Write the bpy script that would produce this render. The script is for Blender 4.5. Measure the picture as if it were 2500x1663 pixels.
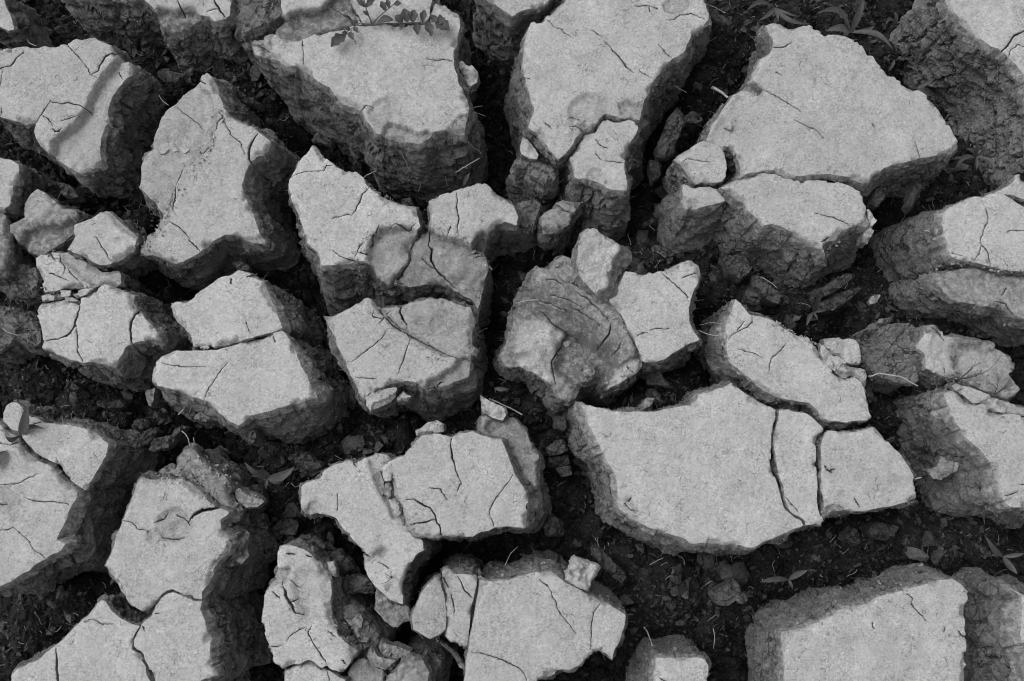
import bpy, bmesh, math, random
import numpy as np
from mathutils import Vector
from mathutils.geometry import delaunay_2d_cdt

for o in list(bpy.data.objects):
    bpy.data.objects.remove(o, do_unlink=True)
SC = bpy.context.scene
COL = SC.collection
random.seed(7)
RNG = np.random.default_rng(11)

# ------------------------------------------------------------------ camera
CAM_H = 1.5                      # metres above the clod tops (z = 0)
LENS = 35.0
TILT = math.radians(8.4)
cam_d = bpy.data.cameras.new('camera')
cam_d.lens = LENS
cam_d.sensor_width = 36.0
cam_d.clip_start = .05
cam_d.clip_end = 200
cam = bpy.data.objects.new('camera', cam_d)
cam.location = (0, 0, CAM_H)
cam.rotation_euler = (TILT, 0, 0)
COL.objects.link(cam)
SC.camera = cam

# ------------------------------------------------------------------ sky, sun, exposure
SUN_EL, SUN_AZ = math.radians(58), math.radians(-62)     # azimuth from +Y (up the picture), negative = toward -X
world = bpy.data.worlds.new('World')
SC.world = world
world.use_nodes = True
wn = world.node_tree
wn.nodes.clear()
wo = wn.nodes.new('ShaderNodeOutputWorld')
wb = wn.nodes.new('ShaderNodeBackground')
wg = wn.nodes.new('ShaderNodeRGBToBW')
ws = wn.nodes.new('ShaderNodeTexSky')
ws.sky_type = 'NISHITA'
ws.sun_disc = False
ws.sun_elevation = SUN_EL
ws.sun_rotation = SUN_AZ
ws.dust_density = 4.0
wb.inputs['Strength'].default_value = .145
wn.links.new(ws.outputs['Color'], wg.inputs['Color'])
wn.links.new(wg.outputs['Val'], wb.inputs['Color'])
wn.links.new(wb.outputs['Background'], wo.inputs['Surface'])
sun_d = bpy.data.lights.new('sun', 'SUN')
sun_d.energy = .65
sun_d.angle = math.radians(50)
sun_d.color = (1, 1, 1)
sun = bpy.data.objects.new('sun', sun_d)
sdir = Vector((math.sin(SUN_AZ) * math.cos(SUN_EL), math.cos(SUN_AZ) * math.cos(SUN_EL), math.sin(SUN_EL)))
sun.rotation_euler = (-sdir).to_track_quat('-Z', 'Y').to_euler()
sun.location = sdir * 5
COL.objects.link(sun)
SC.view_settings.view_transform = 'Standard'
SC.view_settings.look = 'None'
SC.view_settings.gamma = 1
SC.view_settings.use_curve_mapping = False
SC.view_settings.exposure = 0.05
SC.render.engine = 'CYCLES'
SC.cycles.use_denoising = True
SC.cycles.filter_width = 1.1
SC.cycles.max_bounces = 6
SC.cycles.diffuse_bounces = 3

# ------------------------------------------------------------------ sight lines -> points on a plane
FX = LENS / 36.0 * 2500
ZS = 700 / 2355.0
FR = {c + r: (x, y) for c, x in zip('abcd', (0, 600, 1200, 1800)) for r, y in zip('1234', (0, 400, 800, 1197))}
def sight(s):
    out, k = [], None
    for t in s.split():
        if ',' not in t:
            k = FR[t]
        else:
            a, b = t.split(',')
            out.append((k[0] + float(a) * ZS, k[1] + float(b) * ZS))
    return np.array(out)
def on_plane(px, z):
    px = np.asarray(px, float)
    dx = (px[:, 0] - 1250) / FX
    dy = -(px[:, 1] - 831.5) / FX
    c, s = math.cos(TILT), math.sin(TILT)
    wy = dy * c + s
    wz = dy * s - c
    t = (z - CAM_H) / wz
    return np.stack([dx * t, wy * t], 1)
def P(s, z=0.0):
    return on_plane(sight(s), z)
MM = ZS * CAM_H / FX                                       # metres per reading

# ------------------------------------------------------------------ noise
def _h(ix, iy, iz, k):
    n = (ix.astype(np.int64) * 73856093) ^ (iy.astype(np.int64) * 19349663) ^ (iz.astype(np.int64) * 83492791) ^ (k * 2654435761)
    n &= 0xffffffff
    n = ((n >> 16) ^ n) * 0x45d9f3b & 0xffffffff
    n = ((n >> 16) ^ n) * 0x45d9f3b & 0xffffffff
    return (((n >> 16) ^ n) & 0xffff) / 65535.0
def vnoise(p, k=0):
    i = np.floor(p)
    f = p - i
    f = f * f * f * (f * (f * 6 - 15) + 10)
    ix, iy, iz = i[:, 0], i[:, 1], i[:, 2]
    r = 0
    for a in (0, 1):
        wa = f[:, 0] if a else 1 - f[:, 0]
        for b in (0, 1):
            w2 = wa * (f[:, 1] if b else 1 - f[:, 1])
            for c in (0, 1):
                r = r + w2 * (f[:, 2] if c else 1 - f[:, 2]) * _h(ix + a, iy + b, iz + c, k)
    return r * 2 - 1
ROT = np.array([[.36, .48, -.8], [-.8, .6, 0], [.48, .64, .6]])
def fbm(p, octv=4, k=0, gain=.5):
    r, a, s = 0, 1, 0
    for o in range(octv):
        r = r + a * vnoise(p, k + o)
        s += a
        a *= gain
        p = p @ ROT * 2.03 + 7.3
    return r / s
def worley(p, k=0):
    i = np.floor(p)
    F1 = np.full(len(p), 9.0)
    F2 = F1.copy()
    for a in (-1, 0, 1):
        for b in (-1, 0, 1):
            for c in (-1, 0, 1):
                q = i + (a, b, c)
                d = (q[:, 0] + _h(q[:, 0], q[:, 1], q[:, 2], k) - p[:, 0]) ** 2 + (q[:, 1] + _h(q[:, 0], q[:, 1], q[:, 2], k + 1) - p[:, 1]) ** 2 + (q[:, 2] + _h(q[:, 0], q[:, 1], q[:, 2], k + 2) - p[:, 2]) ** 2
                F2 = np.minimum(F2, np.maximum(F1, d))
                F1 = np.minimum(F1, d)
    return np.sqrt(F1), np.sqrt(F2)
def v3(xy, z):
    return np.column_stack([xy, np.broadcast_to(z, (len(xy),))])

# ------------------------------------------------------------------ plane geometry
def area(p):
    q = np.roll(p, -1, 0)
    return .5 * np.sum(p[:, 0] * q[:, 1] - q[:, 0] * p[:, 1])
def resample(p, ds, closed=True):
    q = np.vstack([p, p[:1]]) if closed else p
    L = np.concatenate([[0], np.cumsum(np.hypot(*np.diff(q, axis=0).T))])
    n = max(6 if closed else 2, int(round(L[-1] / ds)))
    s = np.linspace(0, L[-1], n + (1 if closed else 0))
    if closed:
        s = s[:-1]
    return np.column_stack([np.interp(s, L, q[:, 0]), np.interp(s, L, q[:, 1])])
def smooth(p, n, closed=True):
    if n < 1:
        return p
    w = np.exp(-.5 * (np.arange(-2 * n, 2 * n + 1) / n) ** 2)
    w /= w.sum()
    r = np.zeros_like(p)
    for j, a in zip(range(-2 * n, 2 * n + 1), w):
        r += a * np.roll(p, j, 0)
    return r
def normals(p):
    t = np.roll(p, -1, 0) - np.roll(p, 1, 0)
    t /= np.maximum(np.hypot(t[:, 0], t[:, 1]), 1e-9)[:, None]
    return np.column_stack([t[:, 1], -t[:, 0]])
def inside(q, p):
    r = np.zeros(len(q), bool)
    a, b = p, np.roll(p, -1, 0)
    for (x1, y1), (x2, y2) in zip(a, b):
        if y1 == y2:
            continue
        m = (q[:, 1] < y1) != (q[:, 1] < y2)
        if m.any():
            r[m] ^= q[m, 0] < (x2 - x1) * (q[m, 1] - y1) / (y2 - y1) + x1
    return r
def seg_dist(q, p, closed=True):
    a = p
    b = np.roll(p, -1, 0) if closed else p[1:]
    if not closed:
        a = p[:-1]
    d2 = np.full(len(q), 1e9)
    at = np.zeros(len(q), int)
    ab = b - a
    ll = np.maximum((ab ** 2).sum(1), 1e-12)
    for i in range(len(a)):
        ap = q - a[i]
        t = np.clip((ap @ ab[i]) / ll[i], 0, 1)
        e = ((ap - t[:, None] * ab[i]) ** 2).sum(1)
        m = e < d2
        d2[m] = e[m]
        at[m] = i
    return np.sqrt(d2), at
def pt_dist(q, p, chunk=4000):
    r = np.empty(len(q))
    for i in range(0, len(q), chunk):
        d = ((q[i:i + chunk, None, :] - p[None]) ** 2).sum(2)
        r[i:i + chunk] = np.sqrt(d.min(1))
    return r
def sstep(a, b, x):
    t = np.clip((x - a) / (b - a), 0, 1)
    return t * t * (3 - 2 * t)

# ------------------------------------------------------------------ objects
def make_mesh(name, verts, tris=None, quads=None, mats=(), mi=None, attr=None, smooth_sh=True):
    me = bpy.data.meshes.new(name)
    nt = 0 if tris is None else len(tris)
    nq = 0 if quads is None else len(quads)
    me.vertices.add(len(verts))
    me.vertices.foreach_set('co', np.asarray(verts, np.float32).ravel())
    me.loops.add(nt * 3 + nq * 4)
    idx = []
    if nt:
        idx.append(np.asarray(tris, np.int32).ravel())
    if nq:
        idx.append(np.asarray(quads, np.int32).ravel())
    me.loops.foreach_set('vertex_index', np.concatenate(idx))
    me.polygons.add(nt + nq)
    st = np.concatenate([np.arange(nt) * 3, nt * 3 + np.arange(nq) * 4]).astype(np.int32)
    me.polygons.foreach_set('loop_start', st)
    for m in mats:
        me.materials.append(m)
    if mi is not None:
        me.polygons.foreach_set('material_index', np.asarray(mi, np.int32))
    me.polygons.foreach_set('use_smooth', np.full(nt + nq, smooth_sh) if isinstance(smooth_sh, bool) else np.asarray(smooth_sh, bool))
    if attr:
        for k, v in attr.items():
            a = me.attributes.new(k, 'FLOAT', 'POINT')
            a.data.foreach_set('value', np.asarray(v, np.float32))
    me.update(calc_edges=True)
    me.validate()
    return me
def link(name, me, parent=None, loc=None):
    o = bpy.data.objects.new(name, me)
    COL.objects.link(o)
    if parent is not None:
        o.parent = parent
    if loc is not None:
        o.location = loc
    return o
def tag(o, label, cat, group=None, kind=None):
    if label:
        o['label'] = label
    if cat:
        o['category'] = cat
    if group:
        o['group'] = group
    if kind:
        o['kind'] = kind
    return o
def grid_faces(n, m, closed=True):
    """n around, m rings"""
    i = np.arange(n if closed else n - 1)
    j = np.arange(m - 1)
    I, J = np.meshgrid(i, j)
    I, J = I.ravel(), J.ravel()
    K = (I + 1) % n
    return np.column_stack([J * n + I, (J + 1) * n + I, (J + 1) * n + K, J * n + K])

# ------------------------------------------------------------------ materials (a grey world: every colour is neutral)
def mat(name):
    m = bpy.data.materials.new(name)
    m.use_nodes = True
    nt = m.node_tree
    b = nt.nodes['Principled BSDF']
    b.inputs['Roughness'].default_value = .95
    b.inputs['Specular IOR Level'].default_value = .12
    return m, nt, b
def N(nt, t, **kw):
    n = nt.nodes.new(t)
    for k, v in kw.items():
        if hasattr(n, k) and k not in n.inputs:
            setattr(n, k, v)
        else:
            n.inputs[k].default_value = v
    return n
def wpos(nt, scale=(1, 1, 1), rot=(0, 0, 0)):
    g = N(nt, 'ShaderNodeNewGeometry')
    mp = N(nt, 'ShaderNodeMapping')
    mp.inputs['Scale'].default_value = scale
    mp.inputs['Rotation'].default_value = rot
    nt.links.new(g.outputs['Position'], mp.inputs['Vector'])
    return mp.outputs['Vector']
def noise(nt, vec, scale, detail=4, rough=.55, dist=0):
    n = N(nt, 'ShaderNodeTexNoise')
    n.inputs['Scale'].default_value = scale
    n.inputs['Detail'].default_value = detail
    n.inputs['Roughness'].default_value = rough
    n.inputs['Distortion'].default_value = dist
    nt.links.new(vec, n.inputs['Vector'])
    return n.outputs['Fac']
def rng_(nt, v, a, b, c, d):
    n = N(nt, 'ShaderNodeMapRange')
    for k, x in zip(('From Min', 'From Max', 'To Min', 'To Max'), (a, b, c, d)):
        n.inputs[k].default_value = x
    nt.links.new(v, n.inputs['Value'])
    return n.outputs['Result']
def mth(nt, op, a, b=None, c=None):
    n = N(nt, 'ShaderNodeMath', operation=op)
    for i, x in enumerate((a, b, c)):
        if x is None:
            continue
        if isinstance(x, (int, float)):
            n.inputs[i].default_value = x
        else:
            nt.links.new(x, n.inputs[i])
    return n.outputs[0]
def bump(nt, h, strength, dist, prev=None):
    n = N(nt, 'ShaderNodeBump')
    n.inputs['Strength'].default_value = strength
    n.inputs['Distance'].default_value = dist
    nt.links.new(h, n.inputs['Height'])
    if prev is not None:
        nt.links.new(prev, n.inputs['Normal'])
    return n.outputs['Normal']
def grey(nt, v, b):
    nt.links.new(v, b.inputs['Base Color'])

def crust_material(name, base, use_attr=True):
    m, nt, b = mat(name)
    w = wpos(nt)
    blot = rng_(nt, noise(nt, w, 19, 4, .62), .3, .7, -.13, .10)
    mid = rng_(nt, noise(nt, w, 130, 4, .65), .3, .7, -.15, .12)
    fine = rng_(nt, noise(nt, w, 310, 3, .75), .32, .68, -.25, .2)
    gr = wpos(nt, (1.0, 2.6, 1), (0, 0, .5))
    amp = rng_(nt, noise(nt, w, 28, 3, .6), .35, .65, .45, 1.45)
    fine = mth(nt, 'MULTIPLY', fine, amp)
    streak = rng_(nt, noise(nt, gr, 240, 3, .6, .6), .58, .70, 0, -.30)
    spk = rng_(nt, noise(nt, w, 330, 1, .4), .69, .76, 0, -.30)
    # hairline shrink marks: warped cell borders, kept only in scattered spots
    wn_ = N(nt, 'ShaderNodeTexNoise'); wn_.inputs['Scale'].default_value = 60; nt.links.new(w, wn_.inputs['Vector'])
    mx = N(nt, 'ShaderNodeVectorMath', operation='MULTIPLY_ADD')
    nt.links.new(wn_.outputs['Color'], mx.inputs[0]); mx.inputs[1].default_value = (.018, .018, .018); nt.links.new(w, mx.inputs[2])
    vo = N(nt, 'ShaderNodeTexVoronoi', feature='DISTANCE_TO_EDGE'); vo.inputs['Scale'].default_value = 75
    nt.links.new(mx.outputs[0], vo.inputs['Vector'])
    hair = rng_(nt, vo.outputs['Distance'], .0, .045, 1, 0)
    keep = rng_(nt, noise(nt, w, 34, 2, .5), .52, .64, 0, 1)
    keep2 = rng_(nt, noise(nt, w, 140, 2, .5), .46, .6, 0, 1)
    hair = mth(nt, 'MULTIPLY', mth(nt, 'MULTIPLY', hair, keep), keep2)
    s = mth(nt, 'ADD', mth(nt, 'ADD', blot, mid), mth(nt, 'ADD', fine, streak))
    s = mth(nt, 'ADD', s, spk)
    s = mth(nt, 'ADD', s, mth(nt, 'MULTIPLY', hair, -.45))
    oi = N(nt, 'ShaderNodeObjectInfo')
    s = mth(nt, 'MULTIPLY', mth(nt, 'ADD', s, 1.0), rng_(nt, oi.outputs['Random'], 0, 1, base * .93, base * 1.05))
    if use_attr:
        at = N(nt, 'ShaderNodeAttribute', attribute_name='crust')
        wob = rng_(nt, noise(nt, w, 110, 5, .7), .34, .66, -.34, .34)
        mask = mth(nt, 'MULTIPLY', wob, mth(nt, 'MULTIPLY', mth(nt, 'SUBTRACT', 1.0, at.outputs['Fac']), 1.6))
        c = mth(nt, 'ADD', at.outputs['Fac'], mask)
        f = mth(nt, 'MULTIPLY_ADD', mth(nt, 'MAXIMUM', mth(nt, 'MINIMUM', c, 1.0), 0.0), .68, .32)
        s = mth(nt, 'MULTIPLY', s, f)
    grey(nt, s, b)
    hgt = mth(nt, 'ADD', mth(nt, 'MULTIPLY', noise(nt, w, 420, 5, .7), .55), mth(nt, 'MULTIPLY', noise(nt, gr, 200, 4, .6, .5), .5))
    hgt = mth(nt, 'SUBTRACT', hgt, mth(nt, 'MULTIPLY', hair, .45))
    nt.links.new(bump(nt, hgt, .9, .0022), b.inputs['Normal'])
    return m

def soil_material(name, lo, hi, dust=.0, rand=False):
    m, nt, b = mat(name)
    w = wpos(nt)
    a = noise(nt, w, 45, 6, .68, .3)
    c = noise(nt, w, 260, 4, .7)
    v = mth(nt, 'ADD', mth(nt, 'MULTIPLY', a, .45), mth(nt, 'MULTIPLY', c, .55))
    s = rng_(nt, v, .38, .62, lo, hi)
    # pores and root holes
    vo = N(nt, 'ShaderNodeTexVoronoi'); vo.inputs['Scale'].default_value = 160
    nt.links.new(w, vo.inputs['Vector'])
    pore = rng_(nt, vo.outputs['Distance'], .10, .2, 1, 0)
    keep = rng_(nt, noise(nt, w, 50, 2, .5), .5, .62, 0, 1)
    pore = mth(nt, 'MULTIPLY', pore, keep)
    s = mth(nt, 'MULTIPLY', s, mth(nt, 'SUBTRACT', 1.0, mth(nt, 'MULTIPLY', pore, .5)))
    # fine shrink cracks: bump below, the shade inside them darkened into the colour
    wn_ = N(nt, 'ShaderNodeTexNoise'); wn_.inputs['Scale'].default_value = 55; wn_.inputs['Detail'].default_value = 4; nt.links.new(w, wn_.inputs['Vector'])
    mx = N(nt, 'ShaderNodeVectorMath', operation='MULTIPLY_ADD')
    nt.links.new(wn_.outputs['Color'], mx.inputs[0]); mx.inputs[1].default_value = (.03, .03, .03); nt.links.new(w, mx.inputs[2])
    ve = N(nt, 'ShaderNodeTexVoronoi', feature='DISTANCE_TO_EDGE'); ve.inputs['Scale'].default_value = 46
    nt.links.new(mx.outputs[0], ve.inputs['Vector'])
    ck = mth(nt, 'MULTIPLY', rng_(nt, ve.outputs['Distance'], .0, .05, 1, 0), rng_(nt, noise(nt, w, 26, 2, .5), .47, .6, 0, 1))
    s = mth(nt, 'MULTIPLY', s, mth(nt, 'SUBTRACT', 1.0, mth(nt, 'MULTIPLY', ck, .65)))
    if dust:
        d = rng_(nt, noise(nt, w, 70, 5, .7), .56, .72, 0, dust)
        s = mth(nt, 'ADD', s, d)
    gl = rng_(nt, noise(nt, w, 700, 1, .3), .74, .8, 0, .10)
    s = mth(nt, 'ADD', s, gl)
    if rand:
        oi = N(nt, 'ShaderNodeObjectInfo')
        s = mth(nt, 'MULTIPLY', s, rng_(nt, oi.outputs['Random'], 0, 1, .65, 1.4))
    grey(nt, s, b)
    hgt = mth(nt, 'ADD', noise(nt, w, 190, 6, .75), mth(nt, 'ADD', mth(nt, 'MULTIPLY', pore, -.5), mth(nt, 'MULTIPLY', ck, -.7)))
    nt.links.new(bump(nt, hgt, 1.0, .007), b.inputs['Normal'])
    return m

def plain(name, v, rough=.7, var=.2, scale=200, bumpd=.0006, spec=.3):
    m, nt, b = mat(name)
    w = wpos(nt)
    s = rng_(nt, noise(nt, w, scale, 3, .6), .3, .7, v * (1 - var), v * (1 + var))
    grey(nt, s, b)
    b.inputs['Roughness'].default_value = rough
    b.inputs['Specular IOR Level'].default_value = spec
    nt.links.new(bump(nt, noise(nt, w, scale * 1.5, 3, .6), .4, bumpd), b.inputs['Normal'])
    return m

M_CRUST = crust_material('dry_crust', .53)
M_RIM = crust_material('crust_break', .36, False)
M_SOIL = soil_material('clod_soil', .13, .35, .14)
M_MID = soil_material('dusty_soil', .20, .34, .08)
M_LUMP = soil_material('loose_soil', .05, .17, .08, True)
M_GRAN = soil_material('soil_granules', .03, .115, .10)
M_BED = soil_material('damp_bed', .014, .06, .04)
M_LEAF = plain('leaf', .075, .55, .25, 120, .0006, .35)
M_SPRIG = plain('dark_leaf', .07, .6, .3, 150)
M_WIRE = plain('dark_wiry_stem', .05, .7, .2)
M_STRAW = plain('straw', .42, .6, .2, 300)
M_ROOT = plain('rootlet', .34, .8, .3, 300)
M_DRY = crust_material('dry_leaf', .52, False)
# ---------------------------------------------------------------- survey of the clods
# Outlines were surveyed as sight lines (frame code + readings) and are laid onto each clod's own top plane by P().
# keys: label, o outline, z top height, f (R,L,U,D) outward batter of the sides in m, c cracks (width, line),
#       t terraces (depth mm, edge mm, crust 0..1, polygon), p pits (x,y,r,depth mm), b ridges (radius mm, height mm, line)
CLODS = [
 dict(label='corner tip of a pale clod cut off by the upper corner of the picture', z=-.004, f=(.035,.01,.01,.015),
  o='a1 -120,-150 10,-150 15,-40 30,0 60,80 90,150 112,235 60,250 0,222 -60,210 -140,200'),
 dict(label='soil-faced clod with broken pale patches hanging over the upper edge of the picture', z=-.004, f=(.02,.02,.01,.05),
  o='a1 470,-200 480,-60 500,-40 700,-50 900,-40 1080,-20 1180,-10 1250,60 1290,150 1330,200 1420,215 1560,150 1650,120 1720,130 1760,170 1830,150 1880,120 1890,20 1930,-200',
  t=[(16,10,.25,'a1 1290,60 1450,90 1560,60 1640,100 1720,125 1700,180 1500,260 1280,260 1260,100')],
  c=[(14,'a1 1740,-20 1770,30 1800,75 1850,140'),(6,'a1 1690,90 1740,75 1795,72'),(8,'a1 1460,-10 1480,70 1500,110')]),
 dict(label='dark rounded soil lump behind the split beside the soil-faced clod', z=-.022, f=(.02,.0,.01,.02), top='soil',
  o='a1 1960,-150 1925,0 1910,130 1950,240 2000,290 2100,250 2230,190 2310,100 2270,0 2240,-150'),
 dict(label='pale slab with a dark sunken flank behind the leafy sprig at the upper edge', z=-.012, f=(.01,.015,.01,.012),
  o='b1 270,-150 285,0 312,130 235,200 222,265 290,295 430,316 500,300 590,262 690,225 800,215 930,206 1100,203 1250,193 1470,186 1505,150 1520,70 1535,-10 1560,-150',
  t=[(17,8,.22,'b1 220,150 420,90 640,60 720,-40 850,-60 900,120 930,200 700,260 420,330 200,300')],
  c=[(10,'b1 860,20 905,120 950,175'),(12,'b1 690,20 780,80 880,140 960,185')]),
 dict(label='wide pale clod with bitten upper rim and small round scab near its lower tip', s=[('b1 1700,1080 1790,1000 1830,880',8,40,4),('b1 80,340 140,400 190,430',8,20,4)], bev=(.001,0,0,.002), z=.004, f=(.026,.028,.0,.045),
  o='b1 45,340 62,318 100,300 140,280 200,265 290,302 430,322 500,316 560,290 650,262 720,240 820,222 940,215 1100,214 1180,205 1250,204 1380,204 1482,198 1515,165 1528,85 1548,14 1570,12 1640,45 1740,95 1765,180 1750,250 1735,330 1712,420 1700,520 1730,620 1770,720 1810,800 1828,870 1825,920 1805,1000 1795,1095 1720,1085 1650,1068 1540,1090 1470,1142 1420,1166 1300,1142 1160,1118 1060,1085 1000,1000 952,910 890,868 800,846 740,800 690,720 600,672 520,600 450,552 330,532 260,482 180,462 80,452 52,400',
  p=[('b1 1150,930',26,3.5)], t=[(5,4,.45,'b1 60,330 110,300 205,268 215,400 190,420 165,470 100,380'),(4,3,.6,'b1 1690,1020 1760,950 1840,900 1850,1080 1790,1110 1680,1070'),(9,5,.6,'b1 1180,1010 1330,1060 1430,1100 1560,1040 1650,1030 1720,1060 1800,1100 1500,1300 1200,1200 1090,1110')],
  c=[(3.5,'b1 1480,485 1560,500 1640,490 1700,505'),(7,'b1 945,905 985,866 1045,888'),(8,'b1 90,355 150,390 190,420'),(3,'b1 460,300 465,400 480,520')]),
 dict(label='pale wedge-tipped clod dipping in from the upper edge between two large clods', z=.0, f=(.012,.02,.01,.022),
  o='b1 1840,-150 1985,-5 2060,42 2130,92 2188,134 2260,92 2300,80 c1 325,66 450,22 500,-30 420,-150'),
 dict(label='large pale clod at the upper edge with a crumpled worm-like scab low on it', s=[('c1 630,1000 700,1060 800,1080 860,1030',16,70,4.5),('c1 1040,840 1150,850 1240,800',12,40,3)], bev=(.002,.001,0,0), z=.004, f=(.026,.02,.01,.012),
  o='c1 640,-150 620,-40 608,2 530,60 455,128 440,160 330,186 312,225 295,280 275,350 262,450 258,580 280,680 312,780 350,868 342,950 300,1048 380,1100 432,1160 480,1240 545,1312 585,1272 668,1190 690,1140 740,1085 830,1060 880,975 928,938 1000,944 1060,965 1130,955 1222,986 1235,920 1262,800 1292,752 1312,690 1370,610 1432,520 1500,470 1575,428 1625,340 1652,262 1740,212 1788,150 1770,60 1752,-40 1740,-150',
  p=[('c1 785,925',31,4)], t=[(3.5,4,.6,'c1 1030,850 1110,815 1200,850 1250,780 1290,860 1240,985 1080,950'),(3,3,.7,'c1 1400,30 1500,-40 1640,-30 1620,60 1500,120 1420,90')],
  b=[(4,4,'c1 640,1000 700,1010 690,1060 640,1090'),(4.5,5,'c1 720,1030 780,1010 830,1045 800,1070 730,1070'),(3.5,3,'c1 620,1100 680,1120 720,1090')],
  c=[(9,'c1 930,340 1000,420 1060,480 1110,550 1165,595'),(3.5,'c1 450,160 530,230 570,235 645,300'),(5,'c1 1175,55 1290,50 1350,60'),(4,'c1 1290,48 1305,100'),(6,'c1 1440,160 1500,160 1560,118 1640,105 1700,130 1752,152'),(3,'c1 1220,580 1310,640'),(3,'c1 825,240 880,290 905,305'),(6,'c1 625,985 660,965 690,975'),(6,'c1 640,1045 690,1055 740,1080 810,1085'),(3,'c1 440,1010 500,1060'),(3,'c1 275,645 320,655'),(3,'c1 1370,370 1430,430 1480,470')]),
 dict(label='lower pale slab broken off the worm-scabbed clod along a jagged gap', z=-.002, f=(.02,.012,.0,.055),
  o='c1 1217,1008 1200,1060 1170,1122 1130,1190 1092,1290 1086,1370 1102,1450 1120,1540 c2 1125,222 1000,214 950,200 870,150 780,120 682,117 672,30 c1 680,1430 662,1330 640,1300 692,1222 724,1155 765,1105 855,1088 905,1005 950,968 1010,984 1065,994 1130,984',
  c=[(6,'c1 850,1150 900,1190 950,1225'),(3,'c1 860,1260 900,1310'),(3,'c1 930,1320 1080,1335')], p=[('c2 860,110',14,2)]),
 dict(label='biggest pale clod, domed, with a smooth trough worn along one flank', bev=(0,0,0,.002), z=.006, f=(.02,.012,.008,.03),
  o='d1 245,195 300,177 370,178 420,212 480,217 540,203 600,203 680,240 720,272 820,280 900,295 970,326 1005,320 1030,370 1068,452 1115,460 1150,520 1230,592 1290,612 1310,652 1390,697 1500,740 1570,790 1630,842 1680,910 1730,990 1770,1060 1800,1130 1832,1190 1780,1250 1700,1252 1600,1280 1450,1312 1300,1346 1200,1382 1122,1440 1100,1492 1040,1500 980,1470 880,1441 750,1425 600,1440 415,1450 370,1420 300,1398 200,1403 100,1422 20,1455 c1 2050,1420 2040,1310 2000,1222 1940,1200 1880,1182 1765,1150 1815,1030 1868,940 1930,850 2010,742 2090,680 2135,640 2180,545 2215,470 2290,430 2320,365 2310,300',
  b=[(6,5,'c1 1800,1120 1850,990 1920,870 2010,755')], t=[(5,2.5,.05,'c1 2085,668 2110,645 2150,655 2238,728 2228,752 2185,740 2110,700'),(17,5,.98,'c1 2090,665 2225,742 2215,790 2125,860 2065,930 2030,960 2010,1070 1910,1135 1890,1190 1760,1170 1800,1030 1910,850 2000,735')],
  c=[(5,'d1 220,735 340,800 440,860 520,920'),(5,'d1 465,985 560,1040 620,1055 700,1125'),(9,'d1 280,400 380,380 445,345'),(4,'d1 1460,1160 1480,1230 1500,1295'),(5,'d1 320,585 365,608'),(3,'d1 1110,1010 1130,1040')]),
 dict(label='small pale four-sided slab lodged between trough-flanked clod and the dark gap', z=-.004, f=(.008,.014,.0,.012),
  o='c1 1498,1298 1560,1254 1640,1207 1740,1157 1800,1170 1880,1192 1912,1270 1930,1370 1922,1450 1890,1492 1780,1494 1682,1500 1640,1440 1580,1370 1535,1330',
  c=[(5,'c1 1560,1332 1610,1305 1700,1315 1800,1332')]),
 dict(label='small low pale ledge under the four-sided slab', z=-.018, f=(.008,.02,.0,.06),
  o='c2 1580,150 1640,180 1690,205 1790,195 1860,215 1895,262 1925,305 1850,330 1740,350 1680,370 1600,380 1566,322 1570,240', p=[('c2 1650,335',9,3)]),
 dict(label='pale slab split from the biggest clod, ragged lower rim above a tall soil face', s=[('d2 700,670 780,640 830,600 890,545 960,505 1050,510',8,60,5),('d2 720,740 800,660 860,610',12,40,4)], bev=(0,0,0,.002), z=.0, f=(.025,.02,.0,.07),
  o='c2 1887,195 1960,152 2060,102 2160,72 2225,66 d2 260,70 330,82 410,118 540,132 680,137 800,152 900,182 980,217 1035,247 1040,330 1060,400 1100,490 1085,515 1000,500 930,512 870,552 822,612 760,625 720,660 740,735 700,700 650,666 560,622 470,562 370,522 290,490 212,502 150,432 82,372 70,322 0,280 c2 1970,240 1912,215',
  c=[(5,'d2 640,405 770,435 830,465 925,502'),(8,'d2 690,640 760,600'),(6,'d2 745,690 790,650')],
  t=[(5,3,.8,'d2 940,505 1000,490 1120,480 1060,540 940,530 830,640 780,720 740,740 700,660 760,620 815,612 870,552')]),
 dict(label='pale corner clod with a long tall soil face and one deep split', bev=(0,.004,0,.003), z=.004, f=(.01,.045,.01,.03),
  o='d1 1690,-150 1735,0 1765,60 1800,110 1855,190 1920,242 2000,300 2090,372 2200,432 2260,492 2320,562 2370,640 2420,900 2440,1300 2800,1300 2800,-150',
  c=[(12,'d1 2500,190 2355,250 2270,300 2215,390 2150,440 2080,500'),(5,'d1 2370,395 2300,365 2245,420 2225,500')]),
 dict(label='pale chip edge of a clod entering at the picture side above a dark slot', z=.0, f=(.0,.012,.01,.02),
  o='d2 2110,243 2200,190 2275,155 2290,92 2330,90 2360,140 2500,150 2700,150 2700,420 2500,350 2360,292 2215,245'),
 dict(label='pale clod with a dog-leg crack and a torn lower rim at the picture side', s=[('d2 1640,880 1760,790 1900,830 2100,870 2300,900',14,110,6)], bev=(0,.003,0,0), z=.0, f=(.01,.05,.006,.012),
  o='d2 1690,400 1775,345 1850,300 1960,272 2090,252 2180,246 2250,292 2355,362 2500,450 2700,500 2700,960 2500,905 2355,884 2240,868 2150,850 2050,832 1950,800 1850,788 1768,760 1740,690 1702,560 1685,470',
  c=[(6,'d2 2040,370 2050,430 2058,480'),(4,'d2 2055,480 2020,560 2000,640'),(6,'d2 1990,645 2030,690 2065,740 2080,820'),(3,'d2 2010,660 1985,740 1960,790'),(3,'d2 1765,730 1845,755'),(3,'d2 2230,555 2360,545')]),
 dict(label='grey scooped ledge below the torn rim of the dog-leg-cracked clod', z=-.024, f=(.01,.035,.0,.02), top='mid',
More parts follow.
